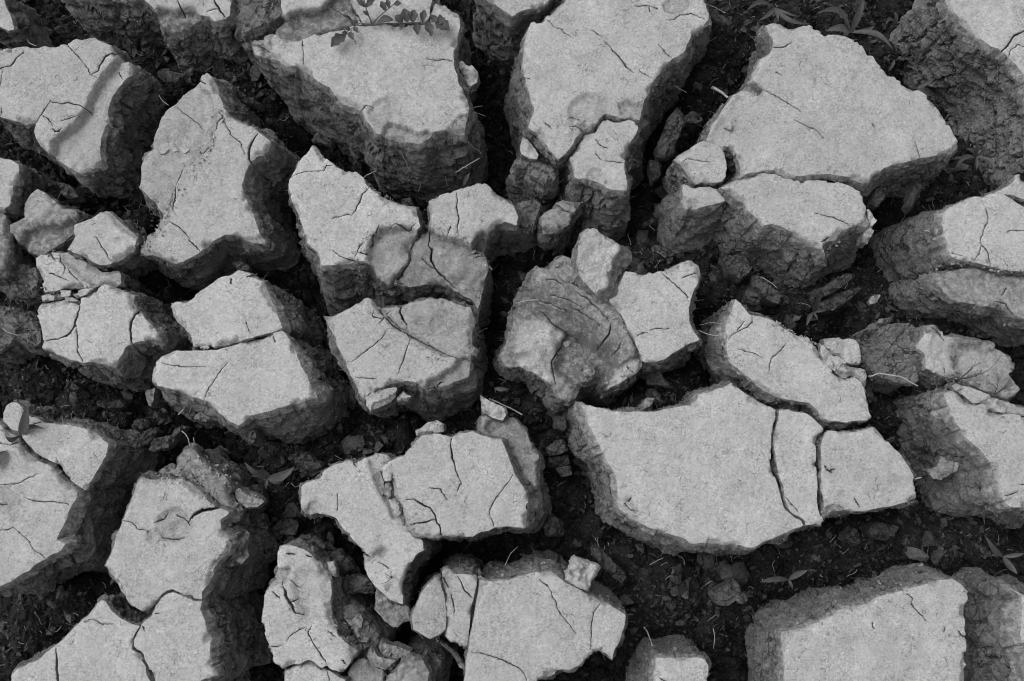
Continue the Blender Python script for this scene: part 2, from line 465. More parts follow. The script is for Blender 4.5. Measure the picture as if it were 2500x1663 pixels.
  o='d2 1590,930 1650,905 1750,890 1850,862 2000,860 2100,868 2200,884 2355,915 2500,930 2700,950 2700,1330 2500,1300 2280,1250 2200,1200 2080,1184 1950,1172 1800,1146 1720,1106 1660,1030',
  b=[(9,9,'d2 1640,960 1690,1060 1800,1140 1960,1170 2100,1180'),(8,7,'d2 1750,920 1950,900 2150,930 2400,990')],
  c=[(9,'d2 2280,1240 2200,1150 2100,1140'),(7,'d2 2210,1020 2170,1080')]),
 dict(label='pale clod at the picture edge with a smooth curved channel across its lower half', bev=(.002,0,0,.001), z=.004, f=(.055,.008,.0,.014),
  o='a1 -150,405 0,403 80,398 160,385 250,378 360,372 460,372 540,360 600,325 700,296 765,290 800,325 910,376 935,425 985,460 1060,492 1070,540 1062,600 1010,640 940,722 890,800 868,870 862,960 838,1040 810,1120 798,1200 803,1290 788,1342 700,1390 630,1412 530,1340 440,1290 300,1180 270,1080 288,1000 180,1006 90,980 0,950 -150,930',
  b=[(20,9,'a1 1080,520 1020,660 920,820 870,960 840,1080 790,1260 700,1330 600,1370')], t=[(17,6,.86,'a1 1000,455 890,545 800,660 745,780 695,885 620,985 500,1085 415,1170 430,1310 530,1360 640,1430 820,1360 830,1200 880,960 1080,620 1090,480')],
  c=[(5,'a1 545,360 640,460 690,520 750,612 780,632'),(13,'a1 750,615 810,578 820,540 870,465 940,428'),(8,'a1 -60,590 20,560 90,540 150,470 195,430'),(9,'a1 285,1000 350,930 400,850 412,828'),(9,'a1 412,828 450,850 570,845 660,870 730,910'),(5,'a1 350,945 400,980 430,1022'),(6,'a1 500,990 560,970 640,945'),(9,'a1 430,1050 455,1082 495,1048'),(5,'a1 945,560 990,630'),(3,'a1 20,570 0,700 -20,820'),(4,'a1 10,890 5,940')]),
 dict(label='pale clod with a flaked sunken half and a ragged scar line down its middle', s=[('a1 1840,900 1770,1010 1750,1090 1720,1200 1620,1300 1500,1400',14,110,5),('a2 1450,130 1430,230 1395,330 1385,460',14,80,4.5),('a2 1320,460 1250,570 1170,660 1160,720',16,90,6)], bev=(.004,0,0,0), z=.003, f=(.045,.012,.006,.025),
  o='a1 1690,603 1740,640 1790,730 1820,830 1840,898 1900,950 2000,1010 2080,1050 2130,1095 2180,1130 2226,1166 2190,1230 2100,1290 2045,1350 2010,1420 1990,1500 a2 1985,180 1997,260 2040,340 2080,420 2110,520 2130,580 2165,640 2080,642 2010,622 1940,582 1850,576 1790,612 1700,662 1640,730 1560,782 1500,812 1430,812 1330,772 1250,742 1150,742 1128,700 1150,650 1230,560 1290,480 1320,440 1326,400 1280,330 1220,270 1112,170 a1 1125,1510 1140,1400 1160,1290 1220,1190 1270,1080 1300,960 1340,900 1420,846 1500,760 1600,692',
  t=[(9,4,.78,'a1 1720,760 1760,900 1790,990 1755,1080 1735,1200 1620,1295 1500,1400 a2 1450,120 1430,230 1395,330 1385,470 1290,590 1200,700 1130,720 1140,640 1300,450 1270,310 1100,160 a1 1130,1400 1220,1170 1300,950 1420,830 1600,680'),
     (9,6,.5,'a2 1640,740 1790,620 1850,585 1950,590 2010,628 2100,650 1900,800 1500,860')],
  c=[(4,'a1 1420,846 1480,910 1560,960 1620,1000 1665,1060'),(15,'a1 2125,1098 2060,1180 2040,1270 2058,1340'),(3,'a1 1840,1000 1900,1110 1970,1170 2010,1255'),(5,'a1 1640,660 1692,692'),(5,'a2 1385,470 1450,515 1500,540 1560,620'),(7,'a2 1555,625 1600,670 1640,718'),(6,'a1 1800,920 1840,960 1790,1010 1770,1060'),(6,'a1 1720,1190 1660,1240 1610,1300'),(6,'a1 1500,1400 1470,1480 1440,1540'),(7,'a2 1445,160 1440,280 1420,380'),(5,'a2 1405,240 1390,330 1380,430')]),
 dict(label='small pale hexagonal cap resting above a wider clod', z=.006, f=(.006,.004,.004,.004),
  o='a2 855,378 905,405 960,460 1030,512 1090,560 1120,592 1110,650 1080,712 1030,746 950,790 890,822 820,832 760,800 660,750 570,716 525,696 570,640 600,580 606,500 690,476 780,430',
  c=[(5,'a2 785,600 850,700 870,745 922,805')], p=[('a2 970,632',6,1.2)]),
 dict(label='pale weathered slab with a split top edge under the hexagonal cap', s=[('a2 340,1090 500,1060 640,1060 760,1030',14,70,5),('a2 390,730 430,780',8,14,4)], z=-.006, f=(.03,.008,.004,.006),
  o='a2 300,780 350,746 400,740 425,716 470,738 540,725 600,756 690,792 760,832 812,878 900,872 955,862 980,900 985,985 920,1004 850,982 770,1012 690,1016 600,1018 530,1018 450,1048 362,1058 342,960 310,860',
  t=[(5,5,.75,'a2 480,740 560,840 700,950 800,1010 1000,1020 1000,850 800,860 650,750')],
  c=[(8,'a2 395,715 420,745 460,800'),(6,'a2 490,745 500,800 530,850 520,900'),(4,'a2 420,900 500,930 560,960'),(4,'a2 560,850 580,900 650,960')]),
 dict(label='pale clod cut by three dark curving cracks with a smooth grey slanting side', z=.0, f=(.045,.01,.004,.03),
  o='a2 305,1142 400,1138 510,1110 560,1142 640,1152 662,1104 740,1052 855,985 990,1032 1092,1070 1082,1130 1132,1212 1210,1290 1270,1352 1306,1440 1200,1444 1120,1460 a3 1040,150 980,230 925,322 840,300 740,276 660,276 560,256 450,216 345,162 356,100 340,20 a2 322,1290 280,1200',
  t=[(22,26,.45,'a3 1310,85 1120,112 1040,152 985,235 925,330 1000,420 1300,330 1360,150')],
  c=[(11,'a2 640,1150 652,1190 632,1250 610,1330 560,1400 480,1435 355,1456'),(7,'a2 620,1335 630,1450 640,1520 a3 635,180'),(9,'a3 630,170 640,200 672,275'),(14,'a2 1125,1140 1118,1210 1080,1290 1065,1370 1078,1460 1088,1560 a3 1090,210')]),
 dict(label='upper pale slab of the pair split by one long rising crack', bev=(.008,0,0,0), z=.0, f=(.028,.010,.006,.0),
  o='a2 1395,1142 1440,1130 1520,1132 1600,1080 1690,1012 1760,960 1820,926 1890,916 1960,876 2060,906 2010,930 2100,942 2170,972 2200,1052 2242,1150 2290,1262 2325,1348 2240,1380 2150,1406 2000,1446 1900,1470 1800,1498 1750,1508 1720,1490 1590,1500 1562,1400 1492,1340 1442,1290 1412,1220',
  c=[(7,'a2 1890,920 1903,985'),(3,'a2 2060,1390 2020,1300')]),
 dict(label='lower pale slab of the pair split by the rising crack, tall soil face below', bev=(.009,0,0,.001), z=-.002, f=(.03,.012,.0,.07),
  o='a3 1350,215 1420,192 1550,186 1640,188 1770,184 1900,154 2000,114 2150,84 2240,48 2318,22 2350,50 b3 360,100 400,190 450,300 500,400 550,500 585,572 b3 440,612 300,652 150,692 20,728 a3 2020,762 1955,802 1880,762 1800,692 1690,592 1560,562 1420,502 1300,482 1243,430 1250,350 1290,280',
  c=[(4,'a3 1330,290 1400,310 1500,320 1680,325'),(4,'a3 1870,290 1810,350 1750,460 1700,530 1690,585'),(3,'a3 2240,60 2260,120')]),
 dict(label='long pale clod with a tapering top and a smooth hollow scooped from one corner', s=[('b2 900,780 960,660 1060,540',10,50,4.5),('b2 1000,190 1100,240 1200,290',8,40,3.5)], z=.003, f=(.008,.016,.0,.07),
  o='b1 478,1270 535,1180 570,1200 620,1270 680,1320 740,1376 b2 760,40 830,60 920,72 960,112 985,166 1050,230 1130,270 1230,310 1320,336 1388,346 1410,430 1436,516 1365,580 1325,680 1318,770 1220,870 1150,955 1065,900 1040,815 900,792 800,816 700,836 622,842 592,720 500,642 480,540 456,470 430,400 382,310 357,230 366,130 400,60 430,0',
  t=[(8,22,.6,'b2 1330,560 1200,640 1090,760 1080,900 1160,980 1260,880 1345,760 1370,620'),(17,7,.66,'b2 1440,535 1300,522 1190,520 1100,520 1050,600 1008,690 1005,780 1060,905 1150,980 1240,880 1335,770 1345,680 1380,580')],
  c=[(6,'b2 385,108 470,70 560,65 640,60'),(3,'b2 640,60 665,15 715,12'),(8,'b2 1000,210 965,250 930,330 870,425'),(3,'b2 870,425 830,412 700,450'),(8,'b2 900,760 920,700 955,655'),(8,'b2 1010,680 1050,590 1100,505'),(6,'b2 1180,525 1230,490 1340,530 1400,490'),(6,'b2 930,735 1000,745'),(4,'b2 720,720 800,770 900,790')]),
 dict(label='rounded pale cap over a lower grey shoulder split by thin dark cracks', s=[('b2 1530,520 1650,610 1780,640 1860,700 1950,800',12,110,5)], z=.0, f=(.014,.008,.004,.02),
  o='b2 1505,312 1570,260 1650,236 1760,206 1850,190 1900,156 1970,160 2010,200 2080,256 2150,290 2200,350 2230,430 2228,505 2130,475 2060,490 1990,560 1950,680 1990,835 1950,940 1930,1060 1900,1165 1850,1080 1700,1000 1650,950 1500,942 1340,975 1210,958 1245,900 1335,800 1365,720 1378,612 1440,540 1500,495 1515,440',
  t=[(16,40,.5,'b2 1300,900 1450,850 1600,900 1800,930 2000,900 2000,1250 1100,1100'),(24,5,.52,'b2 1420,525 1515,505 1570,572 1650,602 1720,622 1780,642 1848,672 1900,610 1960,560 2080,640 2080,900 1950,1250 1100,1050 1280,600'),(14,8,.42,'b2 1850,670 1900,590 1970,530 2060,480 2150,468 2260,500 2200,640 2000,760 1930,700')],
  c=[(7,'b2 1735,240 1735,390 1755,440 1738,520 1745,580'),(3,'b2 1690,520 1655,590'),(14,'b2 1500,530 1495,640 1520,680 1510,760 1545,830 1620,900 1700,975'),(8,'b2 1440,750 1490,800 1550,835'),(8,'b2 1860,720 1920,700'),(8,'b2 1870,750 1930,730')]),
 dict(label='pale clod with a diagonal ragged scar and a sunken speckled upper plate', s=[('b2 1070,1160 1130,1250 1200,1320 1330,1400 1450,1490 1600,1580',14,150,4),('b3 1700,240 1760,280 1700,340 1620,420',18,60,4),('b3 1850,150 1880,200',10,20,6)], z=.0, f=(.02,.016,.004,.04),
  o='b2 638,1246 700,1246 780,1216 850,1190 930,1130 1000,1098 1040,1130 1070,1168 1160,1164 1255,1165 1285,1160 1350,1126 1480,1100 1600,1086 1700,1130 1800,1158 1850,1166 1872,1260 1850,1400 1858,1480 1895,1525 b3 1880,215 1845,215 1838,330 1830,400 1720,440 1610,470 1490,505 1400,452 1300,432 1200,458 1090,492 1000,542 972,592 940,560 900,470 860,390 820,280 760,170 700,40 b2 742,1450 692,1370',
  t=[(10,6,.72,'b2 1060,1130 1110,1230 1200,1325 1330,1395 1450,1480 1600,1566 b3 1690,238 1840,270 1960,230 b2 1930,1400 1900,1120 1700,1050 1500,1050 1200,1120'),(14,7,.6,'b3 1780,240 1720,320 1600,400 1495,440 1480,520 1650,540 1850,450 1880,240')],
  c=[(13,'b2 1265,1168 1265,1220 1310,1305'),(8,'b2 1320,1380 1345,1430'),(5,'b3 1355,90 1310,210 1280,300 1250,378'),(3,'b3 1160,20 1110,90 1000,180 870,282'),(4,'b3 900,405 960,415 1070,415'),(6,'b2 1050,1210 1035,1250 1120,1270'),(6,'b2 1070,1165 1130,1250 1200,1322 1330,1400 b3 1400,95 1550,172 1690,238'),(5,'b3 1480,120 1600,190 1740,260'),(5,'b2 1150,1240 1250,1330 1330,1370'),(3,'b2 1100,1310 1180,1200'),(9,'b3 1500,495 1560,470 1620,440')],
  p=[('b2 1415,1285',7,1.5),('b2 1600,1290',18,2)]),
 dict(label='pale concave-sided plate beside the grey broken bowl at the middle of the field', z=.004, f=(.012,.006,.006,.014),
  o='c2 1100,882 1150,890 1230,906 1320,900 1420,870 1500,840 1570,806 1640,786 1712,830 1726,920 1690,1000 1642,1090 1620,1200 1630,1300 1662,1380 1706,1440 c3 1640,130 1560,170 1480,215 1420,260 1320,290 1252,276 1215,200 1180,120 1122,20 c2 1090,1300 1060,1222 970,1130 990,1080 1050,1010 1080,940',
  t=[(12,6,.5,'c3 1720,80 1580,150 1470,182 1440,240 1400,265 1320,300 1250,290 1400,380 1700,260')],
  c=[(7,'c2 1405,905 1470,960 1540,1030 1590,1075'),(3,'c2 1590,1070 1612,1110'),(3,'c2 1560,940 1680,900'),(4,'c2 1295,1358 1460,1355'),(4,'c2 1200,1415 1240,1390 1275,1385')]),
 dict(label='grey broken bowl of soil, its layered curved wall arcing down to a pale speckled floor', z=-.001, f=(.01,.03,.02,.02), top='mid', crust=.44,
  s=[('c2 780,1020 900,1150 980,1240 1060,1350 1130,1480',12,90,6),('c3 1010,420 1080,340 1160,370',18,40,6),('c3 650,180 780,200 860,240',40,90,5)],
  o='c2 380,852 480,862 520,800 590,750 650,780 700,940 760,1020 850,1090 920,1125 1000,1180 1070,1270 1130,1370 1190,1500 c3 1205,150 1250,300 1190,372 1050,452 950,486 905,450 870,425 740,455 712,560 640,590 560,562 530,470 430,400 340,345 230,292 110,305 70,222 120,100 150,0 c2 150,1400 180,1250 240,1100 300,980 340,920',
  t=[(34,42,.34,'c2 100,1020 300,1010 420,1110 560,1170 720,1270 850,1390 930,1510 c3 960,180 990,330 960,470 900,600 400,700 0,400 0,0 c2 50,1300'),
     (.1,12,.95,'c2 270,1260 400,1250 560,1350 620,1385 c3 600,50 560,150 520,220 510,300 520,400 430,410 230,290 200,150 230,0'),
     (16,16,.25,'c3 560,130 640,20 760,60 860,130 980,200 1000,300 960,420 900,460 880,300 800,270 720,330 700,420 640,400 530,330'),
     (6,6,.8,'c3 1200,120 1270,300 1190,390 940,510 920,480 1000,400 1040,330 1080,280 1180,250')],
  b=[(9,8,'c2 450,930 560,990 720,1040 860,1130 980,1250 1070,1380 1150,1530'),(8,6,'c3 240,170 330,160 400,230')],
  c=[(8,'c2 630,1370 590,1450 540,1540 c3 500,260 520,380 530,440'),(14,'c2 980,1325 970,1400 930,1440 890,1500'),(7,'c2 450,960 520,960 590,1000'),(6,'c2 350,1150 420,1190 520,1290 640,1360 760,1440'),(5,'c2 660,1170 780,1240 880,1310'),(7,'c2 380,1100 480,1130 620,1200'),(5,'c2 500,1070 620,1110 760,1190'),(7,'c3 1060,130 1040,180 1000,210'),(11,'c2 560,920 620,980 720,1000'),(7,'c2 700,1060 780,1110 880,1200 960,1300'),(7,'c3 1115,320 1180,380')]),
 dict(label='narrow pale clod with a bright slanted side and crumbly upper rim', s=[('d2 370,1320 480,1370 590,1420 660,1480',12,90,6),('d3 660,100 680,220 740,310',10,30,3)], bev=(0,.007,0,0), z=.0, f=(.01,.018,.012,.012),
  o='c2 2002,1113 2050,1162 2120,1236 2180,1250 2240,1258 2330,1300 d2 300,1300 370,1345 450,1392 520,1415 590,1432 640,1475 660,1510 d3 665,150 685,235 745,325 832,395 900,425 960,400 1010,440 1045,492 1060,590 1085,690 1105,745 1000,768 870,778 742,764 690,738 650,668 590,618 480,598 330,568 230,518 130,438 50,378 0,333 c3 1970,290 1935,200 1930,100 1932,50 c2 1938,1480 1922,1420 1932,1330 1980,1205',
  c=[(4,'d3 0,175 110,205 200,240'),(4,'d3 400,125 350,190 275,255 265,340'),(4,'c2 2142,1245 2130,1312 2060,1362 1990,1396 1960,1432'),(3,'d2 60,1300 0,1370')],
  t=[(9,6,.6,'d3 1120,745 1000,760 870,765 740,755 700,790 900,830 1120,800')]),
 dict(label='broad pale main slab of the large clod with two parallel cracks', bev=(0,.007,0,.002), z=.003, f=(.01,.035,.004,.026),
  o='c3 735,622 820,642 900,656 1000,686 1150,692 1300,692 1450,672 1640,632 1680,590 1702,542 1790,527 1900,492 1975,452 2005,490 2110,562 2240,622 2340,678 d3 318,690 302,770 276,880 272,980 282,1090 306,1220 346,1335 372,1440 398,1520 d4 400,170 465,222 528,252 546,290 450,322 330,372 200,432 130,474 60,468 c4 2040,446 1900,452 1700,432 1640,432 1590,392 1480,372 1300,312 1180,252 1050,162 c3 1040,1480 1045,1350 1030,1232 960,1112 900,992 850,882 800,792 768,700',
  c=[(3,'c4 1150,60 1120,95'),(4,'c4 1090,110 1130,150 1180,170')], t=[(3,6,.75,'c4 1060,60 1150,70 1220,190 1150,200 1050,160')]),
 dict(label='narrow pale middle strip between the two parallel cracks', z=.0, f=(.004,.004,.006,.02),
  o='d3 348,682 420,667 480,692 560,702 620,742 680,802 714,840 662,905 646,1000 646,1150 656,1350 664,1480 682,1555 d4 700,200 700,285 640,272 562,286 558,260 536,232 475,198 428,156 398,80 376,0 d3 375,1325 338,1220 314,1090 306,980 308,880 330,780',
  c=[(4,'d3 380,1370 420,1425 490,1500'),(3,'d3 655,870 672,915')]),
 dict(label='pale end slab beyond the second parallel crack, rounded outer edge', s=[('d4 700,250 760,200 900,190',8,30,4),('d4 1440,120 1480,80',5,14,6)], z=.003, f=(.014,.004,.01,.02),
  o='d3 748,842 850,857 950,862 1050,842 1130,810 1160,832 1230,922 1290,992 1340,1042 1400,1132 1440,1202 1470,1292 1490,1380 1488,1402 1350,1442 1230,1472 1080,1502 950,1507 870,1500 770,1530 720,1560 d4 708,170 712,90 d3 706,1420 698,1320 690,1150 686,1000 700,915',
  c=[(4,'d3 715,1135 735,1170 770,1195'),(3,'d3 735,1170 800,1160'),(4,'d3 960,1400 990,1460')], p=[('d3 850,1360',6,1.2)]),
 dict(label='torn grey soil lump in the gap beside the narrow bright-flanked clod', z=-.035, f=(.02,.01,.01,.02), top='soil',
  o='d2 1060,1365 1140,1325 1220,1315 1330,1330 1410,1305 1470,1350 1500,1400 1500,1500 1430,1560 d3 1390,250 1480,330 1530,390 1450,460 1300,450 1180,400 1080,330 1080,200 1160,120 1140,40'),
 dict(label='speckled pale hollow-faced clod with dark wiry sprigs across it', s=[('d3 1560,380 1700,400 1800,430 1950,480 2100,550',14,90,5)], z=-.006, f=(.012,.012,.008,.01), top='mid',
  o='d2 1530,1345 1560,1325 1650,1322 1690,1380 1700,1405 d3 1780,80 1900,92 2000,107 2100,122 2170,172 2240,207 2305,242 2290,360 2232,372 2290,452 2320,512 2240,566 2130,545 2040,510 1930,462 1830,405 1710,402 1610,352 1550,340 1548,230 1480,150 1540,60',
  t=[(0.1,5,.95,'d3 1490,150 1550,30 1700,60 1780,100 1760,250 1790,380 1700,420 1560,330'),(9,22,.75,'d3 1790,150 2050,150 2260,250 2250,350 2150,400 2200,520 1950,430 1800,330')],
  c=[(7,'d2 1590,1340 1640,1380 1695,1440'),(5,'d3 1700,330 1710,400')]),
 dict(label='pale clod at the picture side with a ragged twin ridge along its upper rim', s=[('d3 1790,490 1900,560 2050,640 2200,690 2350,720',18,120,5)], bev=(0,.008,0,0), z=.0, f=(.01,.055,.004,.03),
  o='d3 1722,536 1780,520 1832,546 1880,592 1932,630 2020,627 2080,692 2170,717 2250,702 2355,727 2500,760 2700,800 2700,1600 2500,1540 2355,1478 2240,1468 2182,1390 2160,1300 2110,1162 2050,1072 1990,1002 1890,912 1812,802 1762,702 1722,600',
  c=[(7,'d3 2165,1383 2240,1375 2305,1350'),(4,'d3 2330,1290 2400,1285')], t=[(6,8,.7,'d3 2170,1390 2240,1400 2240,1480 2150,1480')]),
 dict(label='pale ragged double ridge lying between speckled hollow clod and the clod below', z=-.003, f=(.006,.006,.006,.006),
  o='d3 1780,470 1830,455 1900,490 1980,515 2060,545 2130,575 2200,600 2280,625 2355,645 2500,680 2500,745 2355,712 2250,690 2160,702 2085,676 2030,614 1935,618 1885,578 1840,532 1800,515',
  t=[(7,4,.7,'d3 1840,500 1900,520 2000,555 2100,610 2200,650 2355,690 2500,720 2500,705 2355,672 2200,625 2100,585 1960,530 1860,490')]),
 dict(label='pale upper slab at the picture edge with a seedling growing at its crack', bev=(.002,0,0,0), z=.002, f=(.04,.006,.01,.006),
  o='a3 215,700 255,742 300,742 360,782 440,792 560,797 650,812 760,862 850,922 896,956 870,1050 840,1122 790,1192 740,1272 700,1345 660,1315 592,1262 525,1202 492,1132 442,1102 345,1062 288,1022 238,955 195,895 215,830',
  c=[(3,'a3 470,1070 480,1130'),(3,'a3 270,810 320,785 360,780')]),
 dict(label='small pale chip standing at the head of the seedling crack', z=.004, f=(.003,.006,.004,.003),
  o='a3 40,640 90,611 150,620 200,680 206,730 172,790 142,850 95,835 55,795 20,762 25,700'),
 dict(label='pale slab at the picture edge below the seedling crack, soil bank on one side', bev=(.008,0,0,0), z=.0, f=(.042,.01,.0,.03),
  o='a3 -150,700 -40,765 8,806 55,858 125,908 162,968 232,1052 302,1094 395,1126 428,1146 468,1216 518,1268 598,1304 640,1332 620,1402 572,1480 545,1560 a4 500,332 465,400 545,442 500,492 420,522 360,572 250,642 150,702 60,762 -40,802 -150,850',
  c=[(4,'a3 0,1290 130,1285 220,1240 310,1200'),(4,'a4 110,310 210,390 280,490 340,530 372,565'),(6,'a4 -20,115 55,118'),(4,'a4 200,62 300,95 450,90 560,125'),(5,'a4 -20,322 70,325 100,310'),(4,'a3 0,950 90,960 160,930')],
  p=[('a4 100,225',6,2),('a4 30,90',20,2)]),
 dict(label='pale clod with one round cratered scab at its centre', s=[('a3 1160,1190 1250,1230 1400,1230 1520,1250 1640,1340 1740,1450',10,110,5),('a4 1880,400 1860,520 1780,600',6,30,4)], bev=(.002,0,0,0), z=.003, f=(.042,.012,.01,.008),
  o='a3 1155,1212 1180,1235 1260,1250 1330,1232 1420,1245 1480,1235 1560,1275 1640,1345 1700,1422 1772,1478 a4 1800,158 1880,182 1810,250 1812,330 1868,382 1890,450 1870,512 1800,572 1750,632 1742,702 1702,782 1662,832 1658,892 1590,888 1500,848 1415,808 1368,818 1308,868 1268,938 1180,1000 1130,980 1050,912 1000,842 970,802 920,722 858,638 880,580 930,470 970,330 1010,220 1060,112 1092,0 a3 1100,1302 1150,1232',
  p=[('a4 1440,300',25,4),('a4 1270,380',11,1)], t=[(5,7,.7,'a4 1740,600 1890,520 1760,640 1750,720 1670,840 1670,900 1640,880 1700,720')],
  c=[(26,'a4 1545,260 1600,200 1650,168 1720,155 1795,150'),(5,'a4 1010,245 1090,270 1130,315 1210,332'),(5,'a4 1340,390 1420,405 1510,395'),(6,'a4 1270,265 1340,240 1380,190'),(5,'a4 1450,200 1520,235 1555,290')]),
 dict(label='crumbling soil bank leaning against the scabbed clod', s=[('a3 1480,1180 1580,1250 1680,1340 1770,1450',16,110,6),('a3 1600,1050 1750,1180 1870,1300',14,70,6)], z=-.012, f=(.012,.008,.008,.008), top='mid',
  o='a3 1450,1075 1500,1005 1560,985 1600,1030 1650,1095 1780,1178 1872,1258 1890,1325 1862,1372 1895,1430 1960,1500 1930,1560 a4 1900,185 1800,140 1760,95 1690,30 a3 1620,1310 1540,1245 1470,1220 1400,1215 1290,1190 1340,1150 1420,1165',
  t=[(7,6,.35,'a3 1450,1100 1550,1000 1620,1060 1640,1130 1540,1210 1440,1190')], c=[(8,'a3 1560,1200 1640,1280 1720,1380 1760,1440')]),
 dict(label='pale clod along the lower edge with a dark vertical slit', z=.0, f=(.006,.018,.014,.01),
  o='a4 70,1900 72,1515 190,1450 300,1400 400,1322 500,1242 570,1172 650,1092 720,1012 790,932 832,904 870,922 920,992 1000,1062 1100,1106 1150,1116 1106,1180 1080,1240 1086,1304 1146,1344 1166,1404 1200,1452 1205,1500 1240,1570 1260,1900',
  t=[(10,14,.75,'a4 820,890 880,900 940,990 1020,1055 1170,1090 1150,1125 1000,1085 910,1010 870,950')],
  c=[(14,'a4 465,1300 470,1420 480,1565 490,1700'),(3,'a4 700,1080 750,1060 830,1095 930,1105')]),
 dict(label='pale clod along the lower edge fitted against the slit clod, broad soil side', bev=(.008,0,0,0), z=.002, f=(.05,.004,.004,.01),
  o='a4 1160,1112 1192,1078 1252,1008 1276,950 1318,892 1382,842 1430,842 1500,872 1590,907 1652,914 1640,982 1680,1080 1692,1150 1720,1222 1722,1330 1742,1450 1790,1530 1700,1545 1645,1562 1600,1640 1580,1900 1280,1900 1258,1570 1222,1470 1218,1450 1186,1400 1164,1332 1100,1295 1096,1240 1122,1182',
  c=[(3,'a4 1255,1008 1310,1012'),(3,'a4 1160,1120 1180,1150')]),
 dict(label='pale rumpled clod with a dark gash and forked cracks beside a black slot', s=[('b4 300,780 360,900 400,1010',8,30,4),('b4 520,1140 580,1300 650,1430',8,30,4),('b4 690,1000 760,1150 830,1260',20,50,5)], z=.0, f=(.012,.01,.004,.006),
  o='b4 260,456 340,449 410,461 480,491 540,531 605,610 650,680 690,760 700,850 690,950 695,1040 720,1120 760,1200 830,1262 915,1330 878,1390 840,1452 780,1490 700,1462 665,1440 620,1466 560,1412 512,1386 430,1430 350,1442 290,1474 242,1420 202,1340 192,1260 152,1170 130,1080 142,960 160,830 202,760 250,740 228,715 250,660 262,620 270,540',
  t=[(12,9,.55,'b4 215,745 250,650 370,640 360,700 320,760'),(4,10,.9,'b4 390,760 470,640 650,700 670,850 640,1000 480,1050 430,950')],
  b=[(10,6,'b4 330,690 340,600 310,520'),(16,7,'b4 420,760 560,820 620,950'),(8,4,'b4 580,1150 700,1260 820,1340')],
  c=[(16,'b4 300,765 340,870 380,950 400,1000 462,1026'),(7,'b4 545,1120 515,1170 540,1240 590,1310 650,1400 672,1440'),(4,'b4 340,1235 370,1190 440,1150 490,1130'),(6,'b4 220,830 280,885'),(5,'b4 345,515 400,530'),(5,'b4 380,920 430,895'),(5,'b4 370,735 410,760 450,800'),(4,'b4 190,1285 290,1275'),(8,'b4 785,1395 825,1425'),(7,'b4 500,530 560,555'),(7,'b4 690,1170 740,1200')]),
 dict(label='pale cap slab peeping in at the lower edge under the rumpled clod', z=-.006, f=(.006,.01,.004,.01),
  o='b4 290,1900 300,1570 310,1492 400,1455 510,1412 560,1442 625,1484 690,1486 760,1530 815,1560 830,1900', c=[(6,'b4 665,1480 690,1560')]),
 dict(label='smooth grey soil mound rising at the lower edge', z=-.018, f=(.03,.006,.004,.01), top='mid',
  o='b4 850,1900 835,1560 870,1452 920,1405 960,1392 1040,1452 1120,1492 1150,1550 1230,1480 1300,1400 1360,1352 1440,1382 1500,1482 1510,1900',
  b=[(18,10,'b4 1350,1400 1310,1500 1290,1700')], t=[(0.1,4,.9,'b4 1300,1500 1400,1450 1430,1550 1420,1800 1280,1800'),(5,8,.6,'b4 860,1500 950,1400 1050,1470 1120,1530 1120,1800 850,1800')], c=[(12,'b4 1135,1490 1135,1600')]),
 dict(label='pale low slab tapering to a tongue, a wiry sprig lying on it', z=-.012, f=(.012,.008,.004,.018),
  o='b3 460,1302 500,1272 600,1232 640,1172 730,1132 850,1092 905,1120 920,1100 1000,1062 1100,1038 1180,1060 1250,1200 1250,1400 1290,1500 b4 1300,180 1310,300 1380,372 1450,412 1458,490 1400,522 1350,592 1310,662 1280,762 1290,850 1288,928 1240,928 1150,868 1060,788 1002,700 970,620 962,535 1020,552 922,442 850,372 782,292 740,232 670,202 580,192 495,202 470,190 b3 455,1480 460,1400',
  t=[(5,5,.75,'b3 1000,1080 1180,1040 1260,1300 1300,1560 1200,1560 1120,1400 1040,1250'),(6,9,.6,'b4 1050,520 1120,470 1170,500 1130,560'),(8,10,.7,'b3 460,1480 560,1500 540,1560 450,1560')],
  c=[(3,'b3 755,1370 755,1500'),(8,'b3 880,1100 905,1140'),(3,'b4 1090,590 1180,640')], p=[('b4 1180,800',6,3),('b4 560,140',10,2)]),
 dict(label='pale hexagonal clod with a forked corner crack, overlapping the tongue slab', s=[('b3 1150,1120 1120,1230 1150,1330 1190,1440',14,60,9),('b4 1190,80 1250,180 1310,300 1360,360',14,70,8)], z=.004, f=(.042,.006,.008,.014),
  o='b3 1150,1108 1200,1092 1300,1052 1360,992 1400,922 1450,882 1550,867 1640,890 1690,902 1760,872 1860,847 1930,880 2000,902 2090,912 2112,960 2150,1052 2190,1132 2220,1222 2290,1312 2316,1402 2302,1500 b4 2312,100 2300,305 2200,300 2052,302 1950,342 1870,380 1750,376 1665,386 1640,372 1612,385 1580,392 1480,386 1372,380 1332,312 1302,222 1282,130 b3 1272,1440 1212,1372 1198,1252 1192,1120',
  c=[(9,'b3 1690,905 1680,1000 1710,1110 1740,1210 1775,1285'),(2.5,'b3 1770,1285 1735,1340'),(4,'b3 2205,1175 2150,1280 2070,1380 2012,1480 b4 2000,190 2040,298'),(14,'b4 1330,80 1380,75 1430,105 1510,145 1555,200 1575,270 1600,330 1610,385'),(10,'b4 1340,292 1430,265 1555,243'),(3,'b3 1520,1310 1600,1330 1650,1400')]),
 dict(label='pale wedge flake with a speckled face beside the tall narrow strip', z=-.006, f=(.004,.006,.004,.01), 
  o='b4 1370,1000 1422,900 1452,822 1502,772 1562,722 1592,712 1596,790 1622,852 1640,950 1648,1030 1630,1140 1590,1180 1512,1222 1462,1190 1372,1140 1362,1070', crust=.72),
 dict(label='tall narrow pale strip with a cracked corner along a straight dark slot', z=-.004, f=(.002,.004,.012,.006),
